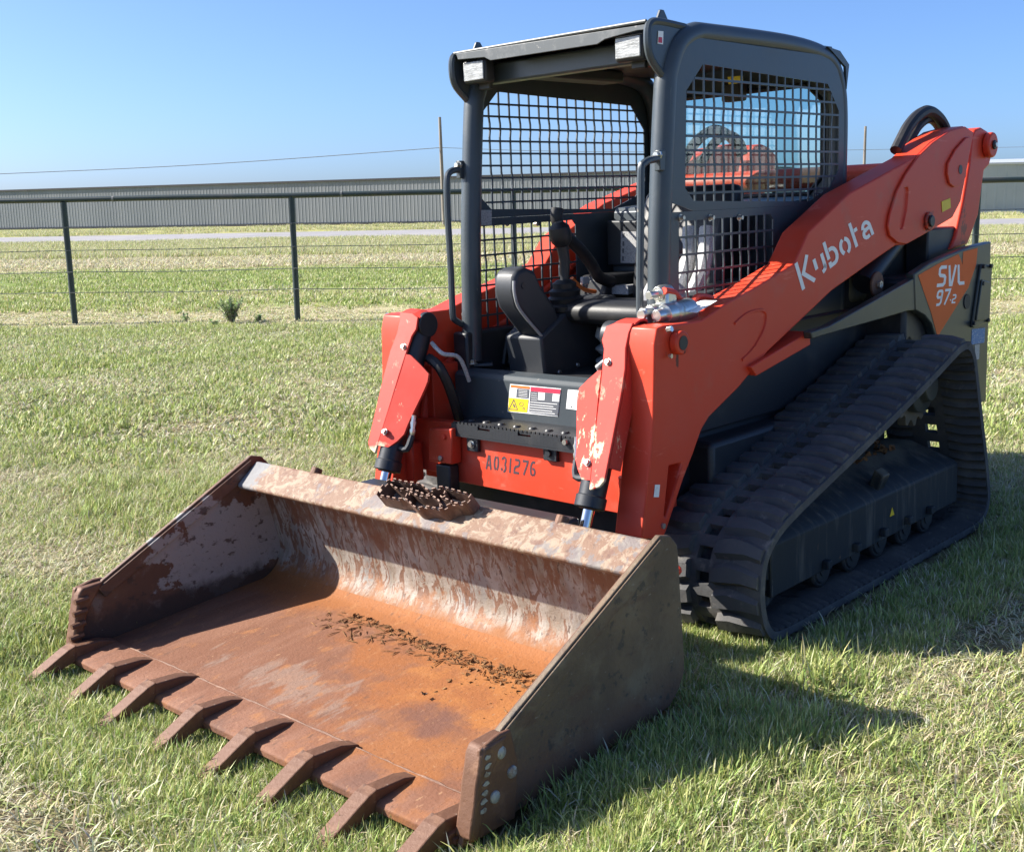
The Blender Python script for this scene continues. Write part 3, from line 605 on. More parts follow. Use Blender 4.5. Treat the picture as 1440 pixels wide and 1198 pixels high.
# step
STEP = MB()
STEP.box(-.55, -.372, -.31, .33, .652, .660)
zz = [.618 if (i//2) % 2 else .628 for i in range(60)]
for i in range(40):
    y0 = -.31+.64*i/40; y1 = y0+.0158
    STEP.box(-.3715, -.366, y0, y1, .618, .6595 if 9 > i % 13 or i > 36 else .646)
STEP.box(-.3715, -.366, -.31, .33, .610, .6175)
STEP = STEP.build('boot_step', BLACK, LOADER)
tag(STEP, 'black perforated metal step below the cab sill')
for i in range(8):
    c = (-.44, -.27+.08*i, .6605); MB().lathe(c, (0, 0, 1), [(0, .017), (.006, .013), (.007, .008)], 12).build('stud', BLACK, STEP, smooth=True)
st = MB()
for i in range(30):
    y0 = -.30+.62*i/30; st.box(-.3755, -.369, y0, y0+.012, .660, .667)
st.build('serrated_lip', BLACK, STEP)
for (zx, zy) in ((885, 380),):
    r_ = X(-.40, *q1('s', zx, zy))
    MB().box(-.4015, -.385, r_.y-.03, r_.y+.03, r_.z-.03, .6175).build('bracket', BLACK, STEP, bevel=.003)
    MB().lathe((-.3845, r_.y, r_.z), (1, 0, 0), [(0, .016), (.004, .016), (.004, .011), (.014, .011)], 8).build('bolt', ZINC, STEP)
r_ = X(-.40, *q1('l', 890, 890)); MB().box(-.4015, -.385, r_.y-.03, r_.y+.035, r_.z-.03, .6175).build('bracket', BLACK, STEP, bevel=.003)
MB().lathe((-.3845, r_.y, r_.z), (1, 0, 0), [(0, .014), (.010, .012)], 8).build('bolt', BLACK, STEP)
r_ = X(-.365, *q1('l', 1022, 795)); MB().lathe(r_, (1, 0, 0), [(0, .013), (.012, .010)], 8).build('bolt', ZINC, STEP)

# ---- cab
CAB = LOADER
hoop = [(-.655, .86), (-.668, 1.10), (-.683, 1.39), (-.725, 1.824), (-.745, 1.92), (-.80, 2.005), (-.89, 2.045), (-1.007, 2.052), (-1.504, 2.054), (-1.78, 2.035), (-1.89, 1.995), (-1.945, 1.915), (-1.966, 1.789), (-1.963, 1.546), (-1.95, .95)]
for s in (1, -1):
    MB().tube(spline([(x, s*.470, z) for x, z in hoop], 5), .041, 14).build('roll_hoop', FRAME, CAB, smooth=True)
    MB().lathe((-.69, s*.47, .836), (0, 0, 1), [(0, .085), (.012, .085)], 4).build('base_foot', FRAME, CAB, bevel=.004)
    MB().lathe((-.63, s*.44, .849), (0, 0, 1), [(0, .02), (.004, .02), (.004, .014), (.018, .014)], 6).build('bolt', BOLT, CAB, bevel=.001)
    # screens: sheet plates with window openings, bars inside
    yo = .502
    def rz(k, x, y): p = Y(.507, *q1(k, x, y)); return (p.x, p.z)
    wu = [(-.803, 1.848), (-.906, 1.942), (-1.808, 1.915), (-1.904, 1.810), (-1.905, 1.57), rz('2', 1040, 960), rz('2', 930, 1030), (-.84, 1.468), (-.788, 1.512)]
    ou = [(-.708, 1.848), (-.815, 2.03), (-1.86, 2.025), (-1.955, 1.87), (-1.965, 1.57), (-1.96, 1.45), (-1.80, 1.433), (-.84, 1.433), (-.684, 1.47)]
    SC = MB().ringplate([(x, s*yo, z) for x, z in ou], [(x, s*yo, z) for x, z in wu], (0, s*.005, 0)).build('side_screen', FRAME, CAB)
    lw = [(-.746, 1.399), (-1.36, 1.405), (-1.38, 1.385), (-1.38, .99), (-1.36, .97), (-.735, .97)]
    lo2 = [(-.684, 1.432), (-1.40, 1.432), (-1.95, 1.432), (-1.95, .86), (-1.36, .86), (-.655, .86)]
    MB().ringplate([(x, s*yo, z) for x, z in lo2], [(x, s*yo, z) for x, z in lw], (0, s*.005, 0)).build('lower_screen', FRAME, CAB)
    def clip(poly, axis, val):
        hits = []
        for a, b in zip(poly, poly[1:]+poly[:1]):
            if (a[axis]-val)*(b[axis]-val) < 0:
                t = (val-a[axis])/(b[axis]-a[axis]); hits.append(a[1-axis]+(b[1-axis]-a[1-axis])*t)
        return (min(hits), max(hits)) if len(hits) > 1 else None
    bars = MB(); nb = 18
    for poly, n_v, n_h, zk in ((wu, 17, 9, (1.80, 1.58)), (lw, 10, 6, (1.24,))):
        xs = [p[0] for p in poly]; zs = [p[1] for p in poly]
        for i in range(1, n_v+1):
            x = min(xs)+(max(xs)-min(xs))*i/(n_v+1); r = clip(poly, 0, x)
            if not r: continue
            za, zb = r; path = [za]
            for k in sorted(zk):
                for d in (-.04, -.015, .015, .04):
                    if za < k+d < zb: path.append(k+d)
            path.append(zb)
            for z0, z1 in zip(path, path[1:]):
                off = lambda z: -.007*max(0, 1-min(abs(z-k) for k in zk)/.04)
                bars.add([(x+dx+off(z), s*(yo+dy), z) for z in (z0, z1) for dx in (-.004, .004) for dy in (0, .005)], [(0, 1, 5, 4), (1, 3, 7, 5), (3, 2, 6, 7), (2, 0, 4, 6)])
        for i in range(1, n_h+1):
            z = min(zs)+(max(zs)-min(zs))*i/(n_h+1); r = clip(poly, 1, z)
            if r: bars.box(r[0], r[1], s*(yo-.0015), s*(yo+.0062), z-.004, z+.004)
    bars.build('screen_bars', FRAME, SC)
    for zx in (655, 855, 1050):
        p = Y(.507, *q1('m', zx, 126)); MB().lathe((p.x, s*.507, p.z), (0, s, 0), [(0, .013), (.004, .013), (.004, .008), (.018, .008)], 8).build('bolt', BOLT, SC)
    # ear plates that carry the visor
    ear = [(-.640, 2.072), (-.628, 2.05), (-.628, 1.985), (-.645, 1.945), (-.70, 1.90), (-.735, 1.885), (-.765, 1.95), (-.81, 2.02), (-.85, 2.05), (-.80, 2.075)]
    MB().prism_y(ear, s*.468, s*.482).build('visor_side', FRAME, CAB, bevel=.003)
    MB().tube(spline([(x, s*.475, z) for x, z in ((-.84, 2.066), (-.70, 2.072), (-.645, 2.066), (-.626, 2.04), (-.626, 1.985), (-.645, 1.945), (-.70, 1.90), (-.722, 1.875))], 4), .014, 8).build('visor_rim', FRAME, CAB, smooth=True)
    MB().prism([(-.80, s*.44, 2.06), (-.70, s*.44, 2.06), (-.735, s*.44, 2.12), (-.755, s*.44, 2.12)], (0, s*.012, 0)).build('lifting_eye', FRAME, CAB, bevel=.003)
    MB().prism([(-1.80, s*.50, 2.06), (-1.95, s*.50, 1.99), (-1.96, s*.50, 1.90), (-1.98, s*.50, 2.0), (-1.90, s*.50, 2.05)], (0, s*.012, 0)).build('lifting_eye', FRAME, CAB)
    # headlight
    yl = s*.376; H = MB().box(-.70, -.648, yl-.062, yl+.062, 1.952, 2.040).build('headlight', BLACK, CAB, bevel=.010, seg=3)
    MB().box(-.6475, -.641, yl-.054, yl+.054, 1.962, 2.032).build('lens', RIM, H, bevel=.006, seg=3)
    MB().box(-.72, -.70, yl-.03, yl+.03, 1.93, 2.06).build('lamp_bracket', BLACK, H, bevel=.004)
    # grab handle
    if s > 0: hp = [Y(.49, *p) for p in ((925, 223), (912, 226), (904.5, 231), (901.5, 240), (901, 300), (900, 380), (900, 440), (903, 454), (915, 460))]
    else: hp = [Y(-.49, *p) for p in ((652, 238), (641, 239), (632, 243), (628.5, 255), (629.5, 300), (634, 380), (636.5, 440), (640, 450), (650, 456))]
    hg = MB().tube(spline(hp, 4), .0135, 10).build('grab_handle', FRAME, CAB, smooth=True)
    for p in (hp[1], hp[-2]):
        MB().obox((-.668, s*.49, p.z), (.022, 0, 0), (0, .012, 0), (0, 0, .035)).build('handle_bracket', FRAME, hg, bevel=.003)
        MB().lathe((-.655, s*.490, p.z+.018), (1, 0, 0), [(0, .017), (.008, .017), (.008, .011), (.02, .011)], 8).build('bolt', ZINC, hg)
a, b, c, d4 = [Y(.4835, *q1('1', *p)) for p in ((1147, 155), (1172, 157), (1170, 222), (1143, 218))]
MB().prism([a, b, c, d4], (0, .001, 0)).build('small_label', PALE, CAB)
a, b, c, d4 = [Y(.485, *q1('1', *p)) for p in ((1149, 185), (1166, 187), (1166, 215), (1147, 212))]
MB().prism([a, b, c, d4], (0, .0005, 0)).build('label_print', LRED, CAB)
a, b, c, d4 = [Y(.5072, *q1('2', *p)) for p in ((955, 985), (1020, 990), (1015, 1060), (958, 1060))]
MB().ringplate([a, b, c, d4], [a.lerp(c, .1), b.lerp(d4, .1), c.lerp(a, .1), d4.lerp(b, .1)], (0, .004, 0)).build('latch_frame', FRAME, CAB)
# roof with folded front visor
RF = MB().add([(-.632, y, z) for y in (-.47, .47) for z in (2.072, 2.066)]+[(-1.93, y, z) for y in (-.46, .46) for z in (2.075, 2.066)], [(0, 2, 6, 4), (1, 5, 7, 3), (0, 1, 3, 2), (4, 6, 7, 5), (0, 4, 5, 1), (2, 3, 7, 6)]).build('roof', FRAME, CAB, bevel=.002)
vz = [(X(-.632, *p)) for p in q('1', (150, 268), (1090, 122), (1090, 150), (1050, 153), (925, 186), (885, 198), (850, 222), (320, 302), (290, 286), (160, 298))]
MB().prism(vz, (.006, 0, 0)).build('visor_lip', VISOR, RF, bevel=.002)
MB().tube([(-.632, -.465, 2.072), (-.632, .465, 2.072)], .006, 8).build('roof_edge', VISOR, RF, smooth=True)
MB().box(-.80, -.74, -.44, .44, 1.955, 2.03).build('front_header', FRAME, CAB, bevel=.008)
MB().box(-1.94, -.85, -.45, .45, 2.035, 2.052).build('roof_liner', PLASTIC, CAB, bevel=.005)
MB().box(-1.5, -.95, -.42, -.30, 1.985, 2.034).build('roof_duct', PLASTIC, CAB, bevel=.01)
MB().box(-1.15, -.88, .05, .30, 1.99, 2.034).build('dome_panel', PLASTIC, CAB, bevel=.012)
for y0 in (-.08, .12): MB().box(-1.7, -.9, y0, y0+.03, 2.020, 2.034).build('red_reflection', RED, CAB, bevel=.004)  # red strips put in to imitate reflections on the roof underside
# rear wall with tinted window
ro = [(-.47, 2.02), (-.30, 2.04), (.30, 2.04), (.47, 2.02), (.47, 1.6), (.47, .85), (-.47, .85), (-.47, 1.6)]
ri = [(-.41, 1.86), (-.33, 1.935), (.33, 1.935), (.41, 1.86), (.41, 1.55), (.34, 1.475), (-.34, 1.475), (-.41, 1.55)]
RWm = MB().ringplate([(-1.95, y, z) for y, z in ro], [(-1.95, y, z) for y, z in ri], (-.02, 0, 0)).build('rear_wall', FRAME, CAB)
MB().prism([(-1.958, y, z) for y, z in ri], (-.005, 0, 0)).build('window_pane', GLASS, RWm)
MB().tube([(-1.948, y, z) for y, z in ri], .012, 8, closed=True).build('window_seal', HOSE, RWm)
MB().box(-1.90, -1.84, -.03, .07, 1.89, 1.97).build('wiper_motor', PLASTIC, RWm, bevel=.01)
lp = [X(-1.90, *q1('3', *p)) for p in ((1010, 262), (1120, 262), (1120, 440), (1010, 438))]
BH = MB().prism_y([(-1.57, .98), (-1.60, 1.43), (-1.62, 1.45), (-1.949, 1.47), (-1.949, 1.44), (-1.65, 1.42), (-1.62, .98)], -.455, .455).build('rear_bulkhead', FRAME, CAB, bevel=.004)
MB().prism([X(-1.585, *q1('3', *p)) for p in ((950, 200), (1180, 200), (1180, 452), (955, 452))], (.028, 0, 0)).build('fuse_panel', PLASTIC, BH, bevel=.008)
MB().prism([X(-1.5565, *q1('3', *p)) for p in ((1012, 262), (1130, 264), (1128, 442), (1010, 438))], (.001, 0, 0)).build('instruction_label', LGREY, BH)
m = MB()
for t in ((1020, 272), (1020, 318), (1019, 358), (1018, 402)): m.prism([X(-1.555, *q1('3', *p)) for p in ((t[0], t[1]), (t[0]+10, t[1]), (t[0]+10, t[1]+26), (t[0], t[1]+26))], (.0004, 0, 0))
m.build('label_print', LBLACK, BH)
yl = [X(-1.2, *q1('2', *p)) for p in ((520, 395), (597, 388), (600, 425), (525, 432))]
MB().prism(yl, (.001, 0, 0)).build('yellow_label', YELLOW, CAB)
# floor and side walls
MB().box(-1.95, -.641, -.46, .46, .78, .81).build('floor_pan', BLACK, CAB, bevel=.004)
MB().box(-1.94, -1.40, -.46, .46, .81, .98).build('seat_box', BLACK, CAB, bevel=.01)
# seat
SEAT = MB(); SEAT.prism_y([(-.90, 1.00), (-.87, 1.03), (-.88, 1.075), (-.93, 1.095), (-1.33, 1.07), (-1.36, .985)], -.17, .30)
SEAT = SEAT.build('seat', VINYL, CAB, bevel=.03, seg=4)
MB().prism_y([(-1.30, 1.06), (-1.34, 1.30), (-1.42, 1.50), (-1.46, 1.535), (-1.53, 1.52), (-1.50, 1.30), (-1.43, 1.05)], -.15, .30).build('backrest', VINYL, SEAT, bevel=.035, seg=4)
MB().lathe((-1.12, .06, .81), (0, 0, 1), [(0, .19), (.03, .20), (.05, .17), (.08, .20), (.10, .17), (.13, .20), (.17, .19)], 18).build('suspension_bellows', BELLOW, SEAT, smooth=True)
# right and left consoles, pods, levers
def xz(yy, k, pts): return [(p.x, p.z) for p in (Y(yy, *q1(k, *t)) for t in pts)]
MB().prism_y(xz(-.14, '3', ((590, 1085), (560, 860), (660, 760), (705, 720), (840, 680), (990, 615), (992, 690), (850, 1060))), -.14, -.34).build('right_console', PLASTIC, CAB, bevel=.012)
pod = MB().prism_y(xz(-.155, '3', ((415, 520), (432, 478), (480, 460), (535, 482), (565, 560), (650, 690), (690, 800), (690, 870), (605, 890), (540, 830), (435, 690), (412, 600))), -.155, -.27).build('control_pod', PLASTIC, CAB, bevel=.02, seg=3)
MB().prism_y([(-1.28, 1.02), (-1.30, 1.15), (-1.32, 1.165), (-1.62, 1.165), (-1.62, 1.02)], -.42, -.27).build('armrest', VINYL, CAB, bevel=.015)
MB().prism_y([(-.80, .81), (-.82, 1.0), (-.98, 1.12), (-1.30, 1.15), (-1.60, 1.16), (-1.60, .81)], .29, .44).build('left_console', PLASTIC, CAB, bevel=.015)
def joystick(y, x, z):
    j = MB().lathe((x, y, z-.01), (0.03, 0, 1), [(0, .085), (.02, .088), (.03, .072), (.05, .078), (.06, .06), (.08, .066), (.09, .048), (.11, .05), (.125, .03)], 16).build('joystick', VINYL, CAB, smooth=True)
    MB().tube([(x, y, z+.11), (x-.005, y, z+.19), (x+.01, y, z+.26)], [.018, .022, .026], 12).build('stalk', BLACK, j, smooth=True)
    MB().lathe((x+.005, y, z+.25), (.25, 0, 1), [(0, .026), (.02, .042), (.05, .046), (.08, .042), (.1, .02)], 14).build('knob', VINYL, j, smooth=True)
jr = Y(-.20, *q1('3', 700, 690)); joystick(-.20, jr.x, jr.z)
MB().lathe((-.90, .36, 1.03), (0, 0, 1), [(0, .085), (.02, .09), (.035, .072), (.055, .08), (.07, .062), (.09, .068), (.10, .05), (.12, .052), (.14, .03)], 18).build('joystick', BELLOW, CAB, smooth=True)
MB().tube([(-.90, .36, 1.16), (-.91, .36, 1.27)], .02, 10).build('stalk', BLACK, CAB, smooth=True)
MB().lathe((-.91, .36, 1.25), (.2, 0, 1), [(0, .026), (.02, .042), (.06, .046), (.09, .03)], 14).build('knob', PLASTIC, CAB, smooth=True)
# padded lap bar
lb = [Y(-.27, *q1('3', *p)) for p in ((652, 132), (650, 190), (672, 250), (735, 318), (800, 385), (850, 455), (890, 520), (960, 545))]
MB().tube(spline(lb, 4), .026, 12).build('lap_bar', HOSE, CAB, smooth=True)
for dx in (0, .05): MB().cyl((-.86+dx, -.25, .83), (-.80+dx, -.25, .87), .02, 8).build('pedal', BLACK, CAB)
lbl = [Y(-.499, *q1('3', *p)) for p in ((248, 805), (362, 797), (364, 900), (250, 912))]
MB().prism(lbl, (0, .001, 0)).build('small_label', LGREY, CAB)
lbl = [Y(-.499, *q1('3', *p)) for p in ((205, 142), (285, 142), (285, 228), (206, 228))]
MB().prism(lbl, (0, .001, 0)).build('small_label', LGREY, CAB)
for y0 in (.10, .22, .30):                                   # pale pipes and cloth-covered hoses behind the left lower screen
    MB().tube(spline([(-1.02-y0*.3, y0, .83), (-1.0, y0+.02, 1.0), (-1.12, y0+.05, 1.2), (-1.2, y0+.02, 1.36)], 4), .03, 10).build('pale_hose', LGREY, CAB, smooth=True)

cb = [Y(-.150, *q1('3', *p)) for p in ((410, 540), (412, 600), (432, 680), (480, 750), (540, 820), (598, 888))]
MB().tube(spline(cb, 4), .006, 8).build('trim_cable', BELLOW, CAB, smooth=True)
cb = [Y(-.30, *q1('3', *p)) for p in ((430, 735), (455, 800), (470, 850), (440, 880), (400, 875))]
MB().tube(spline(cb, 4), .006, 6).build('wire_loom', HOSE, CAB, smooth=True)
st_ = [Y(-.22, *q1('3', *p)) for p in ((735, 525), (770, 560), (810, 590), (868, 600))]
MB().tube(spline(st_, 3), .009, 6).build('warning_strap', LORANGE, CAB, smooth=True)
p = Y(-.22, *q1('3', 800, 545)); MB().box(p.x-.03, p.x+.01, -.23, -.21, p.z-.012, p.z+.02).build('switch', BELLOW, CAB, bevel=.004)
p = Y(-.30, *q1('3', 930, 590)); MB().prism_y([(p.x, p.z-.02), (p.x-.09, p.z-.01), (p.x-.09, p.z+.02), (p.x, p.z+.02)], -.32, -.18).build('document_tray', LGREY, CAB, bevel=.003)
p = Y(-.15, *q1('3', 468, 568)); MB().lathe((p.x, -.1545, p.z), (0, 1, 0), [(0, .012), (.003, .012), (.003, .008)], 10).build('socket', BLACK, CAB)
for t in ((665, 1052), (768, 1010)):
    p = Y(-.139, *q1('3', *t)); MB().lathe((p.x, -.139, p.z), (0, 1, 0), [(0, .010), (.006, .008)], 8).build('bolt', BOLT, CAB)
for k in range(3):
    MB().tube(spline([(-.80-.03*k, -.43, .83), (-.84-.02*k, -.42+.01*k, .95), (-1.0, -.40, 1.02-.02*k), (-1.25, -.42, .98)], 4), .010, 6).build('wire_loom', HOSE, CAB, smooth=True)
# ---- couplers on the left arm, red bracket beside
yc = .60
def cp(zx, zy): return Y(yc, *q1('c3', zx, zy))
CPL = MB().lathe(cp(625, 445), (-1, 0, 0.02), [(0, .020), (.012, .022), (.045, .022), (.045, .033), (.06, .037), (.085, .037), (.09, .030), (.10, .040), (.19, .042), (.20, .03)], 18).build('hydraulic_coupler', ZINC, LOADER, bevel=.001)
CPL2 = MB().lathe(Y(.555, *q1('c3', 410, 430)), (-1, 0, .02), [(0, .017), (.05, .017), (.05, .026), (.065, .030), (.09, .030), (.10, .026), (.16, .028)], 16).build('hydraulic_coupler', ZINC, LOADER, bevel=.001)
CPL3 = MB().lathe(Y(.565, *q1('c3', 520, 160)), (-1, 0, .02), [(0, .014), (.05, .014), (.05, .024), (.07, .030), (.11, .030), (.12, .02)], 16).build('hydraulic_coupler', ZINC, LOADER, bevel=.001)
p = Y(.565, *q1('c3', 690, 220)); MB().box(p.x-.05, p.x+.01, .545, .60, p.z-.09, p.z+.03).build('coupler_block', ZINC, LOADER, bevel=.008)
MB().box(-.50, -.46, .54, .57, 1.03, 1.12).build('coupler_bracket', ZINC, LOADER, bevel=.004)
rb = [Y(.59, *q1('c3', *t)) for t in ((735, 90), (810, 105), (870, 120), (930, 190), (1000, 290), (1060, 365), (1130, 345), (1160, 240), (1200, 180), (1290, 175), (1400, 200))]
MB().tube(spline(rb, 3), .013, 8).build('hose_clamp_rod', RED, LOADER, smooth=True)
tlp = [onp((0, 0, 1), 1.085, *q1('5', *t)) for t in ((575, 185), (655, 138), (690, 130), (625, 180))]
ptop = [Y(.675, *q1('5', 572, 187)), Y(.675, *q1('5', 652, 142))]
MB().prism([ptop[0]+Vector((0, 0, .014)), ptop[1]+Vector((0, 0, .016)), ptop[1]+Vector((0, -.07, .016)), ptop[0]+Vector((0, -.07, .014))], (0, 0, .001)).build('paper_label', PALE, LOADER)

# ---- body sides, tail
mainp = xz(.74, '6', ((685, 815), (760, 765), (850, 725), (945, 690), (1045, 665)))
rear = xz(.74, '7', ((1165, 310), ))
side = mainp+[(-2.98, .878), (-2.982, .445), (-2.40, .445), (-2.40, .70)]+xz(.74, '6', ((785, 1110), (765, 1050), (735, 1012), (690, 986)))
strip = xz(.725, '6', ((190, 1088), (275, 1060), (400, 990), (683, 830), (690, 985), (640, 990), (540, 1020), (275, 1096), (195, 1120)))
for s in (1, -1):
    sp_ = MB().prism_y(side, s*.70, s*.74).build('rear_side_panel', OLIVE, LOADER, bevel=.006)
    MB().prism_y(strip, s*.70, s*.736).build('fender_strip', OLIVE, LOADER, bevel=.004)
    MB().prism_y(xz(.70, '5', ((856, 285), (1027, 175), (1027, 240), (790, 415), (840, 320))) if False else [(p.x, p.z) for p in (Y(.70, *t) for t in ((1056, 516), (1139, 466), (1140, 485), (1064, 529)))], s*.585, s*.70).build('bump_bar', RED, LOADER, bevel=.004)
    MB().box(-2.2, -.60, s*.44, s*.522, .62, .98).build('side_skirt', BLACK, LOADER, bevel=.01)
    if s > 0:
        dec = [Y(.7405, *t) for t in q('8', (420, 402), (545, 330), (680, 265), (696, 300), (707, 335), (709, 300), (712, 250), (805, 225), (795, 330), (745, 480), (545, 800), (505, 650))]
        MB().prism(dec, (0, .001, 0)).build('decal', ORANGE, sp_)
        lettering('SVL', bil(*[Y(.742, *q1('8', *t)) for t in ((536, 478), (722, 460), (557, 342), (716, 332))]), .17, MB(), gap=.12).build('lettering', PALE, sp_, flat=True)
        lettering('97', bil(*[Y(.742, *q1('8', *t)) for t in ((530, 602), (612, 590), (545, 500), (632, 488))]), .17, MB(), gap=.12).build('lettering', PALE, sp_, flat=True)
        lettering('-2', bil(*[Y(.742, *q1('8', *t)) for t in ((622, 585), (662, 582), (628, 530), (668, 524))]), .18, MB(), gap=.12).build('lettering', PALE, sp_, flat=True)
        dr = [Y(.7405, *t) for t in q('8', (815, 335), (890, 340), (872, 695), (770, 745), (762, 720))]
        door = MB().prism([Y(.741, *t) for t in q('8', (815, 330), (885, 338), (868, 700), (770, 742), (755, 735))], (0, .012, 0)).build('service_door', OLIVE, LOADER, bevel=.004)
        MB().prism([Y(.7535, *t) for t in q('8', (825, 430), (875, 445), (868, 690), (788, 698))], (0, .008, 0)).build('inner_panel', OLIVE, door, bevel=.006)
        for t in ((838, 345), (885, 342), (866, 692), (776, 712), (833, 455)):
            p = Y(.754, *q1('8', *t)); MB().cyl((p.x, .7535, p.z), (p.x, .766, p.z), .010, 8).build('bolt', BLACK, door)
        p = Y(.741, *q1('8', 735, 572)); MB().lathe((p.x, .7405, p.z), (0, 1, 0), [(0, .035), (.004, .035), (.004, .025), (-.0, .02)], 18).build('grommet', HOSE, sp_)
        MB().prism([Y(.7405, *t) for t in q('8', (768, 752), (853, 742), (848, 838), (763, 852))], (0, .001, 0)).build('blue_label', LBLUE, sp_)
        MB().prism([Y(.7405, *t) for t in q('8', (785, 855), (818, 848), (814, 945), (790, 950))], (0, .001, 0)).build('white_label', LGREY, sp_)
MB().box(-2.96, -2.15, -.699, .699, .48, 1.10).build('engine_bay', BLACK, LOADER, bevel=.02)
MB().prism_y([(-2.02, 1.0), (-2.02, 1.36), (-2.10, 1.40), (-2.75, 1.34), (-2.93, 1.22), (-2.93, 1.0)], -.52, .52).build('engine_hood', OLIVE, LOADER, bevel=.03, seg=3)
MB().box(-2.2, -1.97, -.50, .50, .70, 1.25).build('rear_tower', BLACK, LOADER, bevel=.01)
for s in (1, -1): MB().box(-2.93, -2.5, s*.53, s*.64, 1.1, 1.30).build('link_post', BLACK, LOADER, bevel=.01)
for s in (1, -1):
  fl_ = lambda L: [Vector((p.x, s*p.y, p.z)) for p in L]
  h1 = [Y(.57, *t) for t in q('6', (598, 240), (625, 185), (655, 130), (700, 78), (750, 56), (800, 90), (828, 140), (835, 200))]
  h2 = [Y(.545, *t) for t in q('6', (635, 240), (665, 185), (700, 125), (740, 92), (775, 95), (805, 135), (815, 190))]
  MB().tube(spline(fl_(h1), 5), .027, 10).build('hydraulic_hose', HOSE, LOADER, smooth=True)
  MB().tube(spline(fl_(h2), 5), .024, 10).build('hydraulic_hose', HOSE, LOADER, smooth=True)

# ---- tracks
outer = [(-2.267, -.01), (-1.9, -.012), (-1.54, -.012), (-1.1, -.012), (-.72, -.012), (-.60, -.002), (-.545, .045), (-.517, .11), (-.508, .192), (-.527, .285), (-.592, .358), (-.74, .423), (-1.189, .553), (-1.55, .660), (-1.761, .726), (-1.99, .803), (-2.086, .832), (-2.17, .832), (-2.235, .775), (-2.279, .660), (-2.34, .48), (-2.401, .307), (-2.44, .17), (-2.45, .102), (-2.42, .035), (-2.35, .0)]
sp3 = spline([(x, 0, z) for x, z in outer], 6, closed=True)
NL = 54
path = resample(sp3, sum((b-a).length for a, b in zip(sp3, sp3[1:]+sp3[:1]))/(NL*4))
path = path[:NL*4] if len(path) >= NL*4 else path
NP = len(path)
def nrm(i):
    t = (path[(i+1) % NP]-path[i-1]).normalized(); return Vector((t.z, 0, -t.x)), t
cx = sum(p.x for p in path)/NP; cz = sum(p.z for p in path)/NP
n0, _ = nrm(0); SGN = 1 if n0.z < 0 else -1               # path starts on the ground run: outward is down
Y0, Y1 = .529, .979; YS = (Y0, .575, .700, .722, .776, .800, .925, Y1)
belt = MB(); vs = []
for i, p in enumerate(path):
    n, t = nrm(i); n = n*SGN
    for k, y in enumerate(YS):
        vs.append(Vector((p.x, y, p.z)))
    for k, y in enumerate(YS): vs.append(Vector((p.x-n.x*.028, y, p.z-n.z*.028)))
fs = []; w = len(YS)
for i in range(NP):
    j = (i+1) % NP; a, b = i*2*w, j*2*w
    for k in range(w-1):
        if k == 3 and i % 4 in (1, 2): continue          # drive slots down the middle
        fs += [(a+k, a+k+1, b+k+1, b+k), (a+w+k, b+w+k, b+w+k+1, a+w+k+1)]
    fs += [(a, b, b+w, a+w), (a+w-1, a+2*w-1, b+2*w-1, b+w-1)]
    if i % 4 in (1, 2): fs += [(a+3, b+3, b+w+3, a+w+3), (a+4, a+w+4, b+w+4, b+4)]
    if i % 4 == 1: fs.append((a+3, a+4, a+w+4, a+w+3))
    if i % 4 == 2: fs.append((b+3, b+w+3, b+w+4, b+4))
belt.add(vs, fs)
def lug_mesh(i, y0, y1, skew):
    i0 = i*4+3; m = MB(); n, t = nrm(i0 % NP); n = n*SGN; c = path[i0 % NP]; h = .026
    pth = (path[(i0+1) % NP]-path[i0 % NP]).length
    l0, l1 = 1.62*pth, 1.05*pth; yy = [y0, y0+(y1-y0)*.33, y0+(y1-y0)*.66, y1]; vs = []
    for k, y in enumerate(yy):
        e = skew*(0, .35, .35, 0)[k]*pth*1.4; wv = (1, 1.15, .9, .75)[k]; hh = h*(1, 1, .95, .55)[k]
        for du, dn in ((-l0*wv, -.001), (-l1*wv, hh), (l1*wv, hh), (l0*wv, -.001)):
            q_ = c+t*(du+e)+n*dn; vs.append((q_.x, y, q_.z))
    f = []
    for k in range(3):
        a, b = k*4, k*4+4; f += [(a+j, a+j+1, b+j+1, b+j) for j in range(3)]
    f += [(0, 1, 2, 3), (12, 13, 14, 15)]
    return m.add(vs, f)
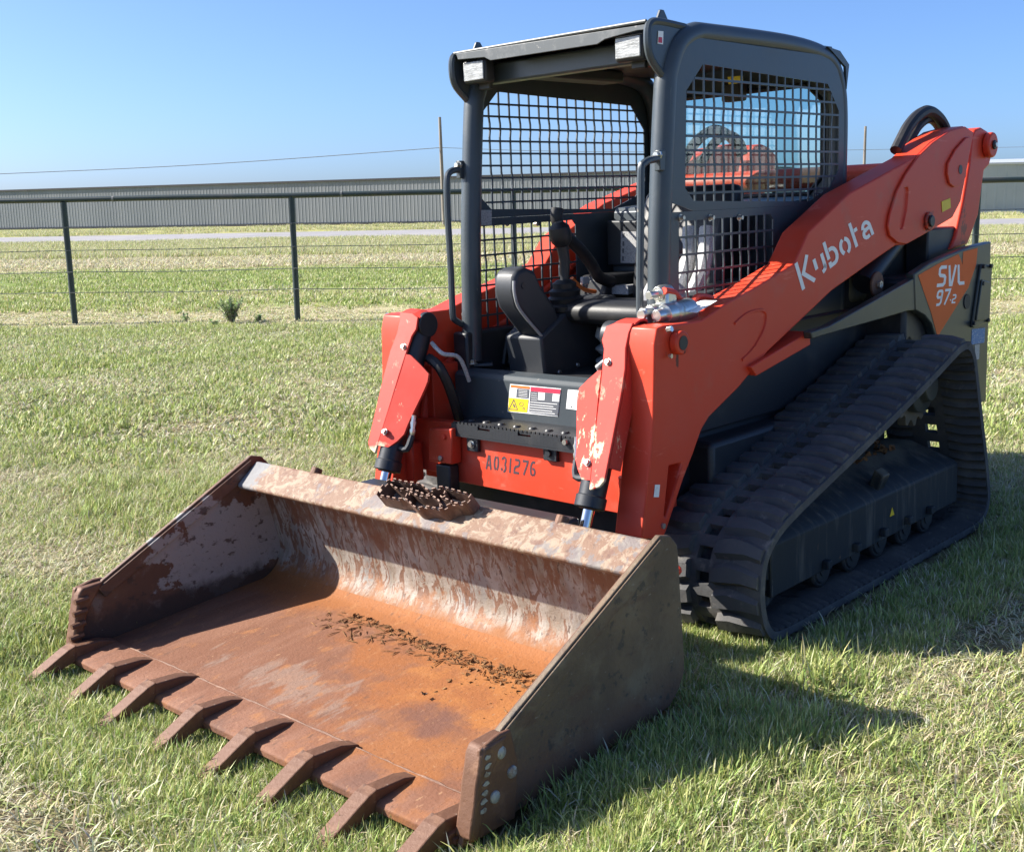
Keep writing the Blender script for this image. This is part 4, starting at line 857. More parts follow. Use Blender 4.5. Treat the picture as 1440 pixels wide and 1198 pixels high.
for s in (1, -1):
    B_ = belt if s > 0 else belt.mirror()
    TR = B_.build('track', RUBBER, LOADER)
    TR.data.polygons.foreach_set('use_smooth', [True]*len(TR.data.polygons)); TR.data.set_sharp_from_angle(angle=R_(40))
    for i in range(NL):
        for (ya, yb, sk) in ((.801, .970, 1), (.699, .538, -1)):
            L = lug_mesh(i, ya, yb, sk)
            if s < 0: L = L.mirror()
            L.build('tread_lug', RUBBER, TR, bevel=0, smooth=True)
    ib = MB()
    for i in range(NL*2):
        j = (i*2) % NP; n, t = nrm(j); n = n*SGN; c = path[j]-n*.0285
        for y0, y1 in ((.82, .975), (.533, .66)):
            vs = []
            for y, hh in ((y0, .006), ((y0+y1)/2, .022), (y1, .006)):
                for du, dn in ((-.017, .001), (0, -hh), (.017, .001)):
                    q_ = c+t*du+n*dn; vs.append((q_.x, s*y, q_.z))
            ib.add(vs, [(0, 1, 4, 3), (1, 2, 5, 4), (3, 4, 7, 6), (4, 5, 8, 7)])
    io = ib.build('inner_ribs', RUBBER, TR, smooth=True); io['kind'] = 'stuff'
    # roller frame
    prof = [(.90, .098), (.90, .285), (.885, .302), (.72, .385), (.60, .385), (.60, .098)]
    x0, x1 = -.705, -2.275; va = [(x0 + (.0 if k < 3 else -.10), s*y, z*(1 if k > 0 else 1)) for k, (y, z) in enumerate(prof)]; vb = [(x1+(.0 if k < 3 else .08), s*y, z+(.015 if k in (0, 5) else -.0)) for k, (y, z) in enumerate(prof)]
    RFm = MB().add(va+vb, [tuple(range(6)), tuple(range(11, 5, -1))]+[(k, (k+1) % 6, 6+(k+1) % 6, 6+k) for k in range(6)]).build('roller_frame', UNDER, LOADER, bevel=.006)
    for k, (zx, zy) in enumerate(((585, 925), (690, 865), (785, 812), (872, 770), (948, 735))):
        p = Y(.88, *q1('7', zx, zy)); rl = MB().cyl((p.x, s*.62, .108), (p.x, s*.885, .108), .074, 20).build('roller', BLACK, LOADER, bevel=.008)
        MB().lathe((p.x, s*.8855, .108), (0, s, 0), [(0, .06), (.006, .055), (.006, .03), (.01, .03)], 16).build('hub_cap', BLACK, rl)
        b = Y(.9, *q1('7', zx+12, zy-48)); MB().box(b.x-.016, b.x+.016, s*.8995, s*.925, b.z-.02, b.z+.012).build('roller_bolt', UNDER, RFm, bevel=.004)
    idl = MB().cyl((-.71, s*.64, .205), (-.71, s*.86, .205), .165, 28).build('front_idler', UNDER, LOADER, bevel=.01)
    MB().lathe((-.71, s*.8605, .205), (0, s, 0), [(0, .09), (.02, .08), (.02, .04), (.03, .04)], 18).build('hub_cap', UNDER, idl)
    b = Y(.885, *q1('7', 805, 600)); MB().obox((b.x, s*.86, b.z), (.03, 0, 0), (0, .02, -.012), (0, .02, .05)).build('grease_cover', UNDER, RFm, bevel=.006)
    b = Y(.905, *q1('7', 838, 700)); MB().prism([(b.x+.02, s*.901, b.z-.014), (b.x-.02, s*.901, b.z-.014), (b.x, s*.901, b.z+.02)], (0, s*.001, 0)).build('warning_sticker', YELLOW, RFm)
    sc = (-2.105, .645); spk = MB(); nt_ = 14; ring = []
    for i in range(nt_*4):
        a = 2*math.pi*i/(nt_*4); r = (.150, .178, .178, .150)[i % 4]; ring.append((sc[0]+r*math.cos(a), sc[1]+r*math.sin(a)))
    spk.prism_y(ring, s*.73, s*.77); spr = spk.build('drive_sprocket', UNDER, LOADER, bevel=.003)
    MB().lathe((sc[0], s*.60, sc[1]), (0, s, 0), [(0, .13), (.10, .13), (.10, .12), (.21, .115), (.22, .07), (.25, .06)], 24).build('drive_motor', OLIVE, spr, bevel=.004)
    MB().box(-2.2, -.8, s*.45, s*.60, .30, .60).build('track_mount', BLACK, LOADER, bevel=.02)
    dm = MB()
    for i in range(90):
        x = random.uniform(-1.98, -1.30); y = random.uniform(.60, .74); z = .386+.06*math.exp(-((x+1.80)/.22)**2)*random.random()*(1-abs(y-.67)/.1)
        r = random.uniform(.008, .03); pts = [Vector((x, s*y, z))+Vector((random.gauss(0, 1), random.gauss(0, 1), random.gauss(0, .7))).normalized()*r for _ in range(6)]
        dm.add(pts, [(0, 1, 2), (0, 2, 3), (0, 3, 4), (0, 4, 1), (5, 1, 2), (5, 2, 3), (5, 3, 4), (5, 4, 1)])
    o = dm.build('caked_soil', DIRT, RFm); o['kind'] = 'stuff'
    MB().tube(spline([(-1.45, s*.60, .55), (-1.6, s*.66, .47), (-1.75, s*.64, .50), (-1.95, s*.62, .60)], 5), .022, 8).build('hose', HOSE, RFm, smooth=True)
    MB().tube(spline([(-1.5, s*.60, .50), (-1.68, s*.68, .45), (-1.85, s*.66, .53), (-2.0, s*.62, .55)], 5), .018, 8).build('hose', HOSE, RFm, smooth=True)
    for xx, zz2 in ((-1.62, .46), (-1.72, .47), (-1.80, .49)):
        MB().lathe((xx, s*.67, zz2), (-.5, s*.3, .8), [(0, .016), (.03, .016), (.03, .024), (.05, .024), (.05, .014), (.09, .014)], 8).build('hose_fitting', ZINC, RFm)

# ---- loose things in the bucket
def on_floor(px, py, z=.0): return Q @ Z(z, px, py)
sd = MB()
for i in range(900):
    t = random.random(); y = -.35+1.28*t; x = .150+abs(random.gauss(0, .035))+.02*math.sin(y*5)
    if random.random() < .35: y = random.uniform(.35, .95); x = .15+abs(random.gauss(0, .10))
    z = .016-(x-.14)*.08; r = random.choice((.003, .004, .005, .007, .009, .013))*random.uniform(.6, 1.1)
    c = Vector((x, y, z)); pts = [c+Vector((random.gauss(0, 1), random.gauss(0, 1), random.gauss(0, .5))).normalized()*r for _ in range(6)]
    sd.add([Q @ p for p in pts], [(0, 1, 2), (0, 2, 3), (0, 3, 4), (0, 4, 1), (5, 1, 2), (5, 2, 3), (5, 3, 4), (5, 4, 1)])
for i in range(260):
    y = random.uniform(-.45, .95); x = .150+abs(random.gauss(0, .07)); z = .0185-(x-.14)*.08; a = random.uniform(0, 6.283); L = random.uniform(.008, .03); w_ = random.uniform(.001, .0025)
    c = Vector((x, y, z)); d = Vector((math.cos(a), math.sin(a), 0))*L; e = Vector((-math.sin(a), math.cos(a), 0))*w_
    sd.add([Q @ p for p in (c-d-e, c-d+e, c+d+e*.5, c+d-e*.5, c+Vector((0, 0, .003)))], [(0, 1, 4), (1, 2, 4), (2, 3, 4), (3, 0, 4)])
tag(sd.build('soil_crumbs', DIRT), 'dry soil crumbs along the rear of the bucket floor', 'soil', kind='stuff')
LEAF = pm('dead_leaf_brown', (.06, .03, .018), .8)
for nm_, pxy, lab, r in (('dead_leaf', (607, 909), 'small dark curled leaf near the soil at the bucket rear', .022), ('dead_leaf', (597, 979), 'tiny dark leaf in the middle of the rusty bucket floor', .013)):
    c = on_floor(*pxy, .0); m = MB()
    pts = []
    for i in range(9):
        a = i/9*2*math.pi; rr = r*(1 if i % 2 else .55); pts.append(c+Vector((rr*math.cos(a), rr*math.sin(a), .006+.010*random.random())))
    m.add([c+Vector((0, 0, .003))]+pts, [(0, 1+i, 1+(i+1) % 9) for i in range(9)])
    o = m.build(nm_, LEAF); md = o.modifiers.new('thick', 'SOLIDIFY'); md.thickness = .001; tag(o, lab, 'leaf', 'dead leaves in the bucket')


# ================================================================== the place
PN = Q @ Vector((0, 0, 1)); CEN = Vector((-.7, 0, 0))
def soil(x, y):
    p = Q.transposed() @ Vector((x, y, 0)); d = math.hypot(p.x+.7, p.y)
    w = 1-sm(2.8, 7.0, d); z = -(PN.x*x+PN.y*y)/PN.z*w
    z -= .028*(1-sm(.6, 1.6, d-1.2))                          # the machine has pressed the turf down
    z -= .075*sm(.35, .8, p.x)*(1-sm(1.15, 1.9, p.x))*(1-sm(1.0, 1.5, abs(p.y)))   # teeth have bitten in
    z += .018*math.sin(x*1.3+.7*math.sin(y*.9))*math.sin(y*1.1+x*.3)*sm(1.5, 4, d)
    return z
# fence frame: e along the fence, n beyond it
FA = math.atan2(15.44-16.47, 6.77+6.1)
EV = (RV*math.cos(FA)+FV*math.sin(FA)); NV = (FV*math.cos(FA)-RV*math.sin(FA)); B0 = Vector((CW.x, CW.y, 0))
def en(e, n, z=0): return B0+EV*e+NV*n+Vector((0, 0, z))
FN = (uv(-6.1, 16.47)-B0).dot(NV)

# ground: one sheet, colour bands of mown, dry and rough grass
G_, nt, bs = new_mat('field_ground')
geo = nd(nt, 'ShaderNodeNewGeometry'); pos = geo.outputs['Position']
dt = nd(nt, 'ShaderNodeVectorMath', operation='DOT_PRODUCT'); lk(nt, pos, dt.inputs[0]); dt.inputs[1].default_value = NV
nn = mathn(nt, 'SUBTRACT', dt.outputs['Value'], B0.dot(NV))
n1 = noise(nt, pos, .5, det=6); n2 = noise(nt, pos, 3.2, det=6); n3 = noise(nt, pos, 45, det=6, rough=.7); n4 = noise(nt, pos, 9, det=5)
GREEN, GREEN2, STRAW, STRAW2, SOIL = (.22, .27, .09), (.31, .33, .13), (.48, .42, .25), (.54, .48, .32), (.17, .13, .085)
c = mixc(nt, ramp01(nt, n1, .40, .62), GREEN, GREEN2)
c = mixc(nt, mathn(nt, 'MULTIPLY', ramp01(nt, n2, .50, .64), .8), c, STRAW)
def band(a, b, col, k, amp=.6):
    global c
    m = mathn(nt, 'ADD', nn, mathn(nt, 'MULTIPLY', mathn(nt, 'SUBTRACT', n1, .5), amp*4))
    f = mathn(nt, 'MULTIPLY', ramp01(nt, m, a-amp, a+amp), mathn(nt, 'SUBTRACT', 1.0, ramp01(nt, m, b-amp, b+amp)))
    f = mathn(nt, 'MULTIPLY', f, mathn(nt, 'ADD', k-.25, mathn(nt, 'MULTIPLY', n4, .5)))
    c = mixc(nt, f, c, col)
band(FN-.9, FN+2.4, STRAW, .85, .25)
band(20, 22, (.36, .30, .15), .45, .8)
band(22.5, 31, (.19, .25, .07), .95, 1.0)
band(31, 40, (.44, .37, .22), .85, 1.2)
band(40, 62, (.36, .31, .12), .85, 2)
band(88, 130, (.38, .36, .15), .9, 2)
near = mathn(nt, 'SUBTRACT', 1.0, ramp01(nt, nn, 6, 15))
c = mixc(nt, mathn(nt, 'MULTIPLY', near, mathn(nt, 'ADD', .45, mathn(nt, 'MULTIPLY', ramp01(nt, n4, .4, .65), .5))), c, SOIL)
c = mixc(nt, mathn(nt, 'MULTIPLY', ramp01(nt, n3, .5, .68), .5), c, (.13, .115, .06))
lk(nt, c, bs.inputs['Base Color']); bs.inputs['Roughness'].default_value = 1; bs.inputs['Specular IOR Level'].default_value = .1
b = nd(nt, 'ShaderNodeBump'); b.inputs['Strength'].default_value = .7; b.inputs['Distance'].default_value = .03; lk(nt, n3, b.inputs['Height']); lk(nt, b.outputs[0], bs.inputs['Normal'])
def axis(lo, hi, fine0, fine1, st, far):
    a = []; x = fine0
    while x < fine1: a.append(x); x += st
    s_ = st
    while x < hi: a.append(x); s_ *= far; x += s_
    a.append(hi); x = fine0; s_ = st
    while x > lo:
        s_ *= far; x -= s_; a.insert(0, max(x, lo))
    return a
E_ = axis(-1500, 1500, -9, 9, .22, 1.25); N_ = axis(-600, 2000, -1, 17, .22, 1.25)
vs = []
for n in N_:
    for e in E_:
        p = en(e, n); z = soil(p.x, p.y) if abs(e) < 60 and n < 80 else 0
        vs.append((p.x, p.y, z))
w = len(E_); fs = [(j*w+i, j*w+i+1, (j+1)*w+i+1, (j+1)*w+i) for j in range(len(N_)-1) for i in range(w-1)]
g = MB(); g.add(vs, fs); go = g.build('ground', G_, smooth=True); go['kind'] = 'structure'
# gravel road across the field, with a slight crown
ROADM = pm('pale_asphalt', (.255, .245, .25), .9, layers=[dict(c=(.31, .295, .29), s=.4, st=(1, 1, 1), lo=.4, hi=.65), dict(c=(.19, .18, .18), s=.15, lo=.52, hi=.7, k=.6)])
rm = MB()
for i in range(60):
    e0, e1 = -300+10*i, -290+10*i
    for a, b, z0, z1 in ((63, 68, .02, .10), (68, 80, .10, .10), (80, 86, .10, .02)):
        rm.quad(en(e0, a, z0), en(e1, a, z0), en(e1, b, z1), en(e0, b, z1))
ro_ = rm.build('road', ROADM); ro_['kind'] = 'structure'

# ---- pipe and wire fence
PIPE = pm('dark_painted_pipe', (.022, .036, .034), .45, layers=[dict(c=(.06, .055, .05), s=3, st=(1, 1, .3), lo=.5, hi=.7, k=.5)])
WIRE = pm('grey_fence_wire', (.15, .155, .15), .6)
fence = empty('pipe_fence', en(0, FN, 0)); tag(fence, 'long dark pipe rail fence with four wires crossing the field behind the loader', 'fence')
FL = -fence.location
e1_ = (uv(-6.1, 16.47)-B0).dot(EV); e2_ = (uv(-2.94, 16.11)-B0).dot(EV); dE = e2_-e1_; HF = 1.70
post = None
for k in range(-5, 12):
    e = e1_+dE*k-.16*max(0, k-1); b = en(e, FN)-fence.location
    if post is None:
        post = MB().cyl((0, 0, -.2), (0, 0, HF-.03), .041, 12).build('post', PIPE, fence, smooth=True); o = post
    else: o = post.copy(); COL.objects.link(o); o.parent = fence
    o.location = b; o.rotation_euler = (random.uniform(-.008, .008), random.uniform(-.008, .008), 0)
rail = [en(e1_+dE*k*.5, FN, HF+random.uniform(-.008, .008))-fence.location for k in range(-11, 24)]
ro2 = MB().tube(rail, .036, 12).build('top_rail', PIPE, fence, smooth=True)
for k in (-1, 0, 1, 2):
    p = en(e1_+dE*(k+.22), FN, HF)-fence.location
    MB().lathe(p-EV*.02, EV, [(0, .039), (.03, .039)], 12).build('rail_joint', WIRE, fence)
for h in (1.325, 1.015, .715, .435):
    pts = []
    for k in range(-10, 23):
        pts.append(en(e1_+dE*k*.5, FN-.045, h+(0 if k % 2 == 0 else -.012)+random.uniform(-.006, .006))-fence.location)
    MB().tube(pts, .0048, 6).build('wire', WIRE, fence, smooth=True)
    bb = MB()
    for k in range(-40, 80):
        p = en(e1_+dE*k*.125, FN-.045, h-.005)-fence.location
        bb.obox(p, EV*.007, NV*.007, (0, 0, .007))
    bo = bb.build('barbs', WIRE, fence); bo['kind'] = 'stuff'

# ---- long metal sheds
def shed(name, label, P0, P1, h, depth, rise, wallm, trimm, roofm, rib, over=.06):
    P0 = Vector(P0); P1 = Vector(P1); d = (P1-P0); L = d.length; d.normalize(); b = Vector((-d.y, d.x, 0)); b = b if b.dot(FV) > 0 else -b
    o = empty(name, P0); tag(o, label, 'building')
    n = int(L/rib); m = MB(); pr = []
    for i in range(n):
        for t, dp in ((0, 0), (.68, 0), (.80, -.018), (.90, -.018)): pr.append(d*(rib*(i+t))+b*dp)
    vs = [p+Vector((0, 0, -.3)) for p in pr]+[p+Vector((0, 0, h)) for p in pr]; N = len(pr)
    m.add(vs, [(i, i+1, N+i+1, N+i) for i in range(N-1)]); m.build('front_wall', wallm, o, flat=True)
    m = MB()
    for q0, q1_ in ((Vector(), b*depth), (d*L, d*L+b*depth), (b*depth, b*depth+d*L)):
        m.quad(q0+Vector((0, 0, -.3)), q1_+Vector((0, 0, -.3)), q1_+Vector((0, 0, h)), q0+Vector((0, 0, h)))
    for q0 in (Vector(), d*L): m.add([q0+Vector((0, 0, h)), q0+b*depth+Vector((0, 0, h)), q0+b*depth*.5+Vector((0, 0, h+rise))], [(0, 1, 2)])
    m.build('end_wall', wallm, o, flat=True)
    m = MB(); A = -d*over-b*over; Bq = d*(L+over)-b*over; s_ = rise/(depth*.5)
    for z0, sgn in ((0, 1),):
        m.prism([A+Vector((0, 0, h-over*s_+.05)), Bq+Vector((0, 0, h-over*s_+.05)), d*(L+over)+b*depth*.5+Vector((0, 0, h+rise+.05)), -d*over+b*depth*.5+Vector((0, 0, h+rise+.05))], (0, 0, .08))
        m.prism([-d*over+b*(depth+over)+Vector((0, 0, h-over*s_+.05)), d*(L+over)+b*(depth+over)+Vector((0, 0, h-over*s_+.05)), d*(L+over)+b*(depth*.5+.01)+Vector((0, 0, h+rise+.05)), -d*over+b*(depth*.5+.01)+Vector((0, 0, h+rise+.05))], (0, 0, .08))
    m.build('roof', roofm, o, flat=True)
    m = MB(); m.prism([A-b*.01+Vector((0, 0, h-over*s_-.05)), Bq-b*.01+Vector((0, 0, h-over*s_-.05)), Bq-b*.01+Vector((0, 0, h-over*s_+.14)), A-b*.01+Vector((0, 0, h-over*s_+.14))], -b*.08)
    m.build('eave_trim', trimm, o, flat=True)
    m = MB(); m.prism([-b*.07+Vector((0, 0, -.2)), d*L-b*.07+Vector((0, 0, -.2)), d*L-b*.07+Vector((0, 0, .25)), -b*.07+Vector((0, 0, .25))], -b*.05); m.build('base_trim', trimm, o, flat=True)
    return o
SHEDW = pm('weathered_grey_sheet_wall', (.205, .218, .235), .7, 0, spec=.2, layers=[dict(c=(.185, .198, .215), s=.12, lo=.4, hi=.65), dict(c=(.225, .235, .25), s=.5, st=(1, 1, .1), lo=.5, hi=.65, k=.6)])
SHEDL = pm('pale_grey_sheet_wall', (.36, .385, .39), .55, layers=[dict(c=(.32, .345, .355), s=.2, lo=.4, hi=.65)])
TRIM = pm('dark_brown_trim', (.045, .04, .042), .5); LTRIM = pm('pale_trim', (.55, .55, .53), .5); ROOFL = pm('galvanised_roof', (.62, .63, .62), .35, .3)
ROOFD = pm('grey_roof', (.30, .30, .31), .5)
shed('metal_shed', 'long grey corrugated metal shed with a dark eave line left of the utility pole', uv(-96, 158), uv(25, 111.5), 4.62, 22, .22, SHEDW, TRIM, ROOFD, .42)
shed('metal_shed', 'pale grey metal shed with a light roof behind the fence at the far right', uv(39.5, 112), uv(120, 108), 4.55, 20, .62, SHEDL, LTRIM, ROOFL, .9)

# ---- utility poles and wire
WOOD = pm('weathered_pole_wood', (.20, .17, .14), .85, layers=[dict(c=(.30, .27, .23), s=2, st=(1, 1, .1), lo=.4, hi=.6)])
CABLE = pm('aluminium_cable', (.22, .23, .24), .6)
def pole(u, v, h, label, lean=0):
    o = MB().tube([(0, 0, -.3), (lean*.5, 0, h*.5), (lean, 0, h)], [.17, .15, .12], 10).build('utility_pole', WOOD, smooth=True, loc=uv(u, v))
    o.rotation_euler.z = math.atan2(RV.y, RV.x)
    tag(o, label, 'utility pole', 'utility poles along the road')
    return o
def solve_u(px, v):  # sideways distance at forward distance v of a picture column near the horizon
    r = Rw.transposed() @ Vector(((px-720)/FPX, (599-300)/FPX, 1)); return r.dot(RV)/r.dot(FV)*v
def height(px, py, v):
    r = Rw.transposed() @ Vector(((px-720)/FPX, (599-py)/FPX, 1)); return CW.z+r.z/r.dot(FV)*v
u1, u2 = solve_u(624, 102), solve_u(1213, 118)
pole(u1, 102, height(618, 165, 102), 'tall weathered wooden utility pole standing in front of the long grey shed', lean=-.10)
pole(u2, 118, height(1213, 178, 118), 'slim distant wooden utility pole rising beyond the cab and the left lift arm')
cw = MB()
PL = [uv(solve_u(-420, 96), 96, height(-420, 262, 96)), uv(solve_u(0, 98.8), 98.8, height(0, 245, 98.8)), uv(solve_u(300, 100.5), 100.5, height(300, 231, 100.5)), uv(u1-.05, 102, height(617, 208, 102))]
cw.tube(spline(PL, 5), .028, 6)
PR = [uv(u1-.05, 102, height(617, 208, 102)), uv(solve_u(780, 106), 106, height(780, 213, 106)), uv(solve_u(1000, 112), 112, height(1000, 214, 112)), uv(u2, 118, height(1213, 211, 118)), uv(solve_u(1440, 122), 122, height(1440, 207, 122)), uv(solve_u(1700, 128), 128, height(1700, 200, 128))]
cw.tube(spline(PR, 5), .020, 6)
tag(cw.build('overhead_wire', CABLE, smooth=True), 'thin overhead power line sagging across the sky past the wooden poles', 'wire')

# ---- foliage materials and plants
def leafm(name, a, b, tl=.25, rough=.55):
    m, nt, bs = new_mat(name)
    at = nd(nt, 'ShaderNodeAttribute'); at.attribute_name = 'tint'
    bs.inputs['Roughness'].default_value = rough; bs.inputs['Specular IOR Level'].default_value = .35
    lk(nt, at.outputs['Color'], bs.inputs['Base Color'])
    t = nd(nt, 'ShaderNodeBsdfTranslucent'); lk(nt, at.outputs['Color'], t.inputs[0])
    mx = nd(nt, 'ShaderNodeMixShader'); mx.inputs[0].default_value = tl
    lk(nt, bs.outputs[0], mx.inputs[1]); lk(nt, t.outputs[0], mx.inputs[2]); lk(nt, mx.outputs[0], nt.nodes['Material Output'].inputs[0])
    return m
BLADE = leafm('grass_blade', None, None, .30)
def mesh_tint(name, vs, fs, cols, mat):
    me = bpy.data.meshes.new(name); me.from_pydata(vs, [], fs); me.materials.append(mat)
    at = me.color_attributes.new('tint', 'FLOAT_COLOR', 'POINT')
    at.data.foreach_set('color', [x for c in cols for x in (*c, 1)])
    me.polygons.foreach_set('use_smooth', [True]*len(me.polygons)); me.update(); return me
def jit(c, a=.25):
    k = 1+random.uniform(-a, a); return tuple(max(0, x*k*(1+random.uniform(-.10, .10))) for x in c)
BG = ((.235, .315, .080), (.315, .39, .11), (.385, .44, .145)); BS = ((.58, .53, .34), (.66, .62, .45), (.48, .42, .26)); BY = ((.48, .49, .20), (.54, .55, .26))
def clump(name, n, rad, l0, l1, wd, straw, lean, flat=0., center=0.):
    vs, fs, cs = [], [], []
    tufts = [(random.uniform(-rad, rad), random.uniform(-rad, rad)) for _ in range(max(3, n//14))]
    for i in range(n):
        if random.random() < .65:
            t = random.choice(tufts); bx, by = t[0]+random.gauss(0, .018), t[1]+random.gauss(0, .018)
        else:
            a = random.uniform(0, 6.283); r = rad*math.sqrt(random.random()); bx, by = r*math.cos(a), r*math.sin(a)
        a = random.uniform(0, 6.283); L = random.uniform(l0, l1)*(1-.3*random.random()); ln = abs(random.gauss(lean, .28)); dry = random.random() < straw
        base = random.choice(BS if dry else (BG if random.random() < .78 else BY)); col = jit(base)
        if random.random() < flat: ln = random.uniform(1.2, 1.5); L *= 1.3
        w = wd*random.uniform(.6, 1.25); dx, dy = math.cos(a), math.sin(a); sx, sy = -dy, dx
        o = len(vs); px, py, pz = bx, by, -.012; ang = ln*.45; seg = L/3
        for k in range(4):
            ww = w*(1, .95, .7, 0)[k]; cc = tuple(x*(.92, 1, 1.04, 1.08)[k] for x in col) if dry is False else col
            if k == 3: vs.append((px, py, pz)); cs.append(cc)
            else: vs += [(px-sx*ww/2, py-sy*ww/2, pz), (px+sx*ww/2, py+sy*ww/2, pz)]; cs += [cc, cc]
            px += dx*math.sin(ang)*seg; py += dy*math.sin(ang)*seg; pz += math.cos(ang)*seg+(.004 if ang > 1.1 else 0); ang = min(1.75, ang+ln*random.uniform(.35, .8))
        fs += [(o, o+1, o+3, o+2), (o+2, o+3, o+5, o+4), (o+4, o+5, o+6)]
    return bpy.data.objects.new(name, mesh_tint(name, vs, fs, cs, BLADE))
def collection_of(name, specs):
    c = bpy.data.collections.new(name)
    for i, sp in enumerate(specs): c.objects.link(clump('grass_clump_%d' % i if False else 'grass_clump', *sp))
    return c
def scatter(name, pts, coll, label):
    me = bpy.data.meshes.new(name); me.from_pydata([p[0] for p in pts], [], [])
    for nm, ty, k in (('rot', 'FLOAT', 1), ('scl', 'FLOAT', 2), ('idx', 'INT', 3)):
        a = me.attributes.new(nm, ty, 'POINT'); a.data.foreach_set('value', [p[k] for p in pts])
    o = bpy.data.objects.new(name, me); COL.objects.link(o); o['kind'] = 'stuff'; o['label'] = label; o['category'] = 'grass'
    t = bpy.data.node_groups.new(name, 'GeometryNodeTree')
    t.interface.new_socket('Geometry', in_out='INPUT', socket_type='NodeSocketGeometry'); t.interface.new_socket('Geometry', in_out='OUTPUT', socket_type='NodeSocketGeometry')
    gi = t.nodes.new('NodeGroupInput'); go_ = t.nodes.new('NodeGroupOutput'); ip = t.nodes.new('GeometryNodeInstanceOnPoints'); ci = t.nodes.new('GeometryNodeCollectionInfo')
    ci.inputs['Collection'].default_value = coll; ci.inputs['Separate Children'].default_value = True; ci.inputs['Reset Children'].default_value = True
    def na(nm, ty):
        n = t.nodes.new('GeometryNodeInputNamedAttribute'); n.data_type = ty; n.inputs['Name'].default_value = nm; return [s for s in n.outputs if s.enabled][0]
    cx_ = t.nodes.new('ShaderNodeCombineXYZ'); t.links.new(na('rot', 'FLOAT'), cx_.inputs[2])
    t.links.new(gi.outputs[0], ip.inputs['Points']); t.links.new(ci.outputs[0], ip.inputs['Instance']); ip.inputs['Pick Instance'].default_value = True
    t.links.new(na('idx', 'INT'), ip.inputs['Instance Index']); t.links.new(cx_.outputs[0], ip.inputs['Rotation']); t.links.new(na('scl', 'FLOAT'), ip.inputs['Scale'])
    t.links.new(ip.outputs[0], go_.inputs[0])
    md = o.modifiers.new('scatter', 'NODES'); md.node_group = t
    return o
from mathutils import noise as mnoise
def nz(p, s, k=0): return mnoise.fractal(Vector((p.x*s+k, p.y*s-k, k*.37)), 1.0, 2.0, 3)
def blocked(x, y, pad=0.):
    p = Q.transposed() @ Vector((x, y, 0))
    if -.02-pad < p.x < .86+pad and abs(p.y) < 1.0+pad: return True
    if -2.42-pad < p.x < -.58+pad and .52-pad < abs(p.y) < .98+pad: return True
    return False
def rnd_pts(n, n0, n1, spread, zf, pick, scale, test=None):
    out = []; A = 0
    tries = 0
    while len(out) < n and tries < n*6:
        tries += 1; v = random.uniform(n0, n1)
        if random.random() > (v*spread+1.3)/(n1*spread+1.3): continue
        u = random.uniform(-1, 1)*(v*spread+1.3); p = en(u, v)
        if test and test(p): continue
        i = pick(p, v)
        if i is None: continue
        z = zf(p.x, p.y); out.append(((p.x, p.y, z), random.uniform(0, 6.283), scale*random.uniform(.75, 1.25), i))
    return out
NEAR = collection_of('near_clumps', [   # blades, radius, min, max, width, straw share, lean, lying share
    (250, .20, .04, .095, .0042, .20, .7, .08), (250, .20, .04, .085, .0042, .36, .8, .14), (250, .20, .035, .08, .0040, .52, .9, .22),
    (220, .20, .03, .075, .0044, .74, 1.0, .35), (210, .20, .03, .07, .0042, .85, 1.15, .55), (130, .11, .07, .13, .0052, .08, .6, .0), (70, .075, .05, .10, .0048, .12, .5, .0), (70, .075, .05, .09, .0048, .4, .6, .05), (60, .075, .03, .07, .0046, .75, .9, .2)])
MID = collection_of('mid_clumps', [
    (190, .30, .05, .09, .010, .18, .6, .05), (190, .30, .04, .09, .010, .36, .7, .1), (180, .30, .04, .08, .010, .58, .9, .2), (170, .30, .03, .06, .010, .85, 1.1, .5)])
FAR = collection_of('far_clumps', [
    (420, .75, .05, .13, .016, .15, .6, .0), (420, .75, .05, .13, .016, .42, .7, .1), (420, .75, .04, .12, .016, .88, .9, .4), (380, .75, .14, .30, .014, .60, .4, .0)])
def pick_near(p, v):
    a = 1.2*nz(p, .9)+.7*nz(p, 3.5, 3)-.10
    a -= .42*sm(.2, 1.0, (p-B0).dot(EV))*(1-sm(3.6, 5.0, v))
    if a < -.55 and random.random() < .22: return None
    if random.random() < .06 and a > 0: return 5
    a += random.gauss(0, .22)+.10
    return 0 if a > .30 else 1 if a > .05 else 2 if a > -.22 else 3 if a > -.48 else 4
def pick_mid(p, v):
    a = nz(p, .8)+.6*nz(p, 2.5, 3)+random.gauss(0, .2)+.06-.32*max(0, math.sin(v*2.1+1.6*nz(p, .35)))
    return 0 if a > .2 else 1 if a > -.15 else 2 if a > -.5 else 3
inview = lambda p: blocked(p.x, p.y, .19)
pts = rnd_pts(2600, 1.6, 7.5, .50, soil, pick_near, 1.0, inview)
# a denser fringe of small tufts round the teeth and along the bucket side and tracks
def fringe(n, x0, x1, y0, y1, sc0=.7, sc1=1.15):
    for i in range(n):
        p = Q @ Vector((random.uniform(x0, x1), random.uniform(y0, y1), 0)); pts.append(((p.x, p.y, soil(p.x, p.y)), random.uniform(0, 6.28), random.uniform(sc0, sc1), random.choice((6, 6, 6, 7, 7, 8))))
fringe(800, 1.06, 1.42, -1.25, 1.3, .6, 1.1); fringe(420, .90, 1.03, -1.25, 1.3, .55, .85)
fringe(500, -.15, 1.0, 1.10, 1.42); fringe(300, -.1, 1.0, -1.4, -1.10); fringe(420, -2.6, -.45, 1.06, 1.4, .6, 1.0); fringe(420, -.58, .02, .25, 1.15, .5, .85); fringe(160, -2.4, -.5, -1.4, -1.06)
scatter('lawn_grass', pts, NEAR, 'short mown green and straw coloured lawn grass around the loader')
pts = rnd_pts(3300, 7.0, FN-.6, .50, soil, pick_mid, 1.0, inview)
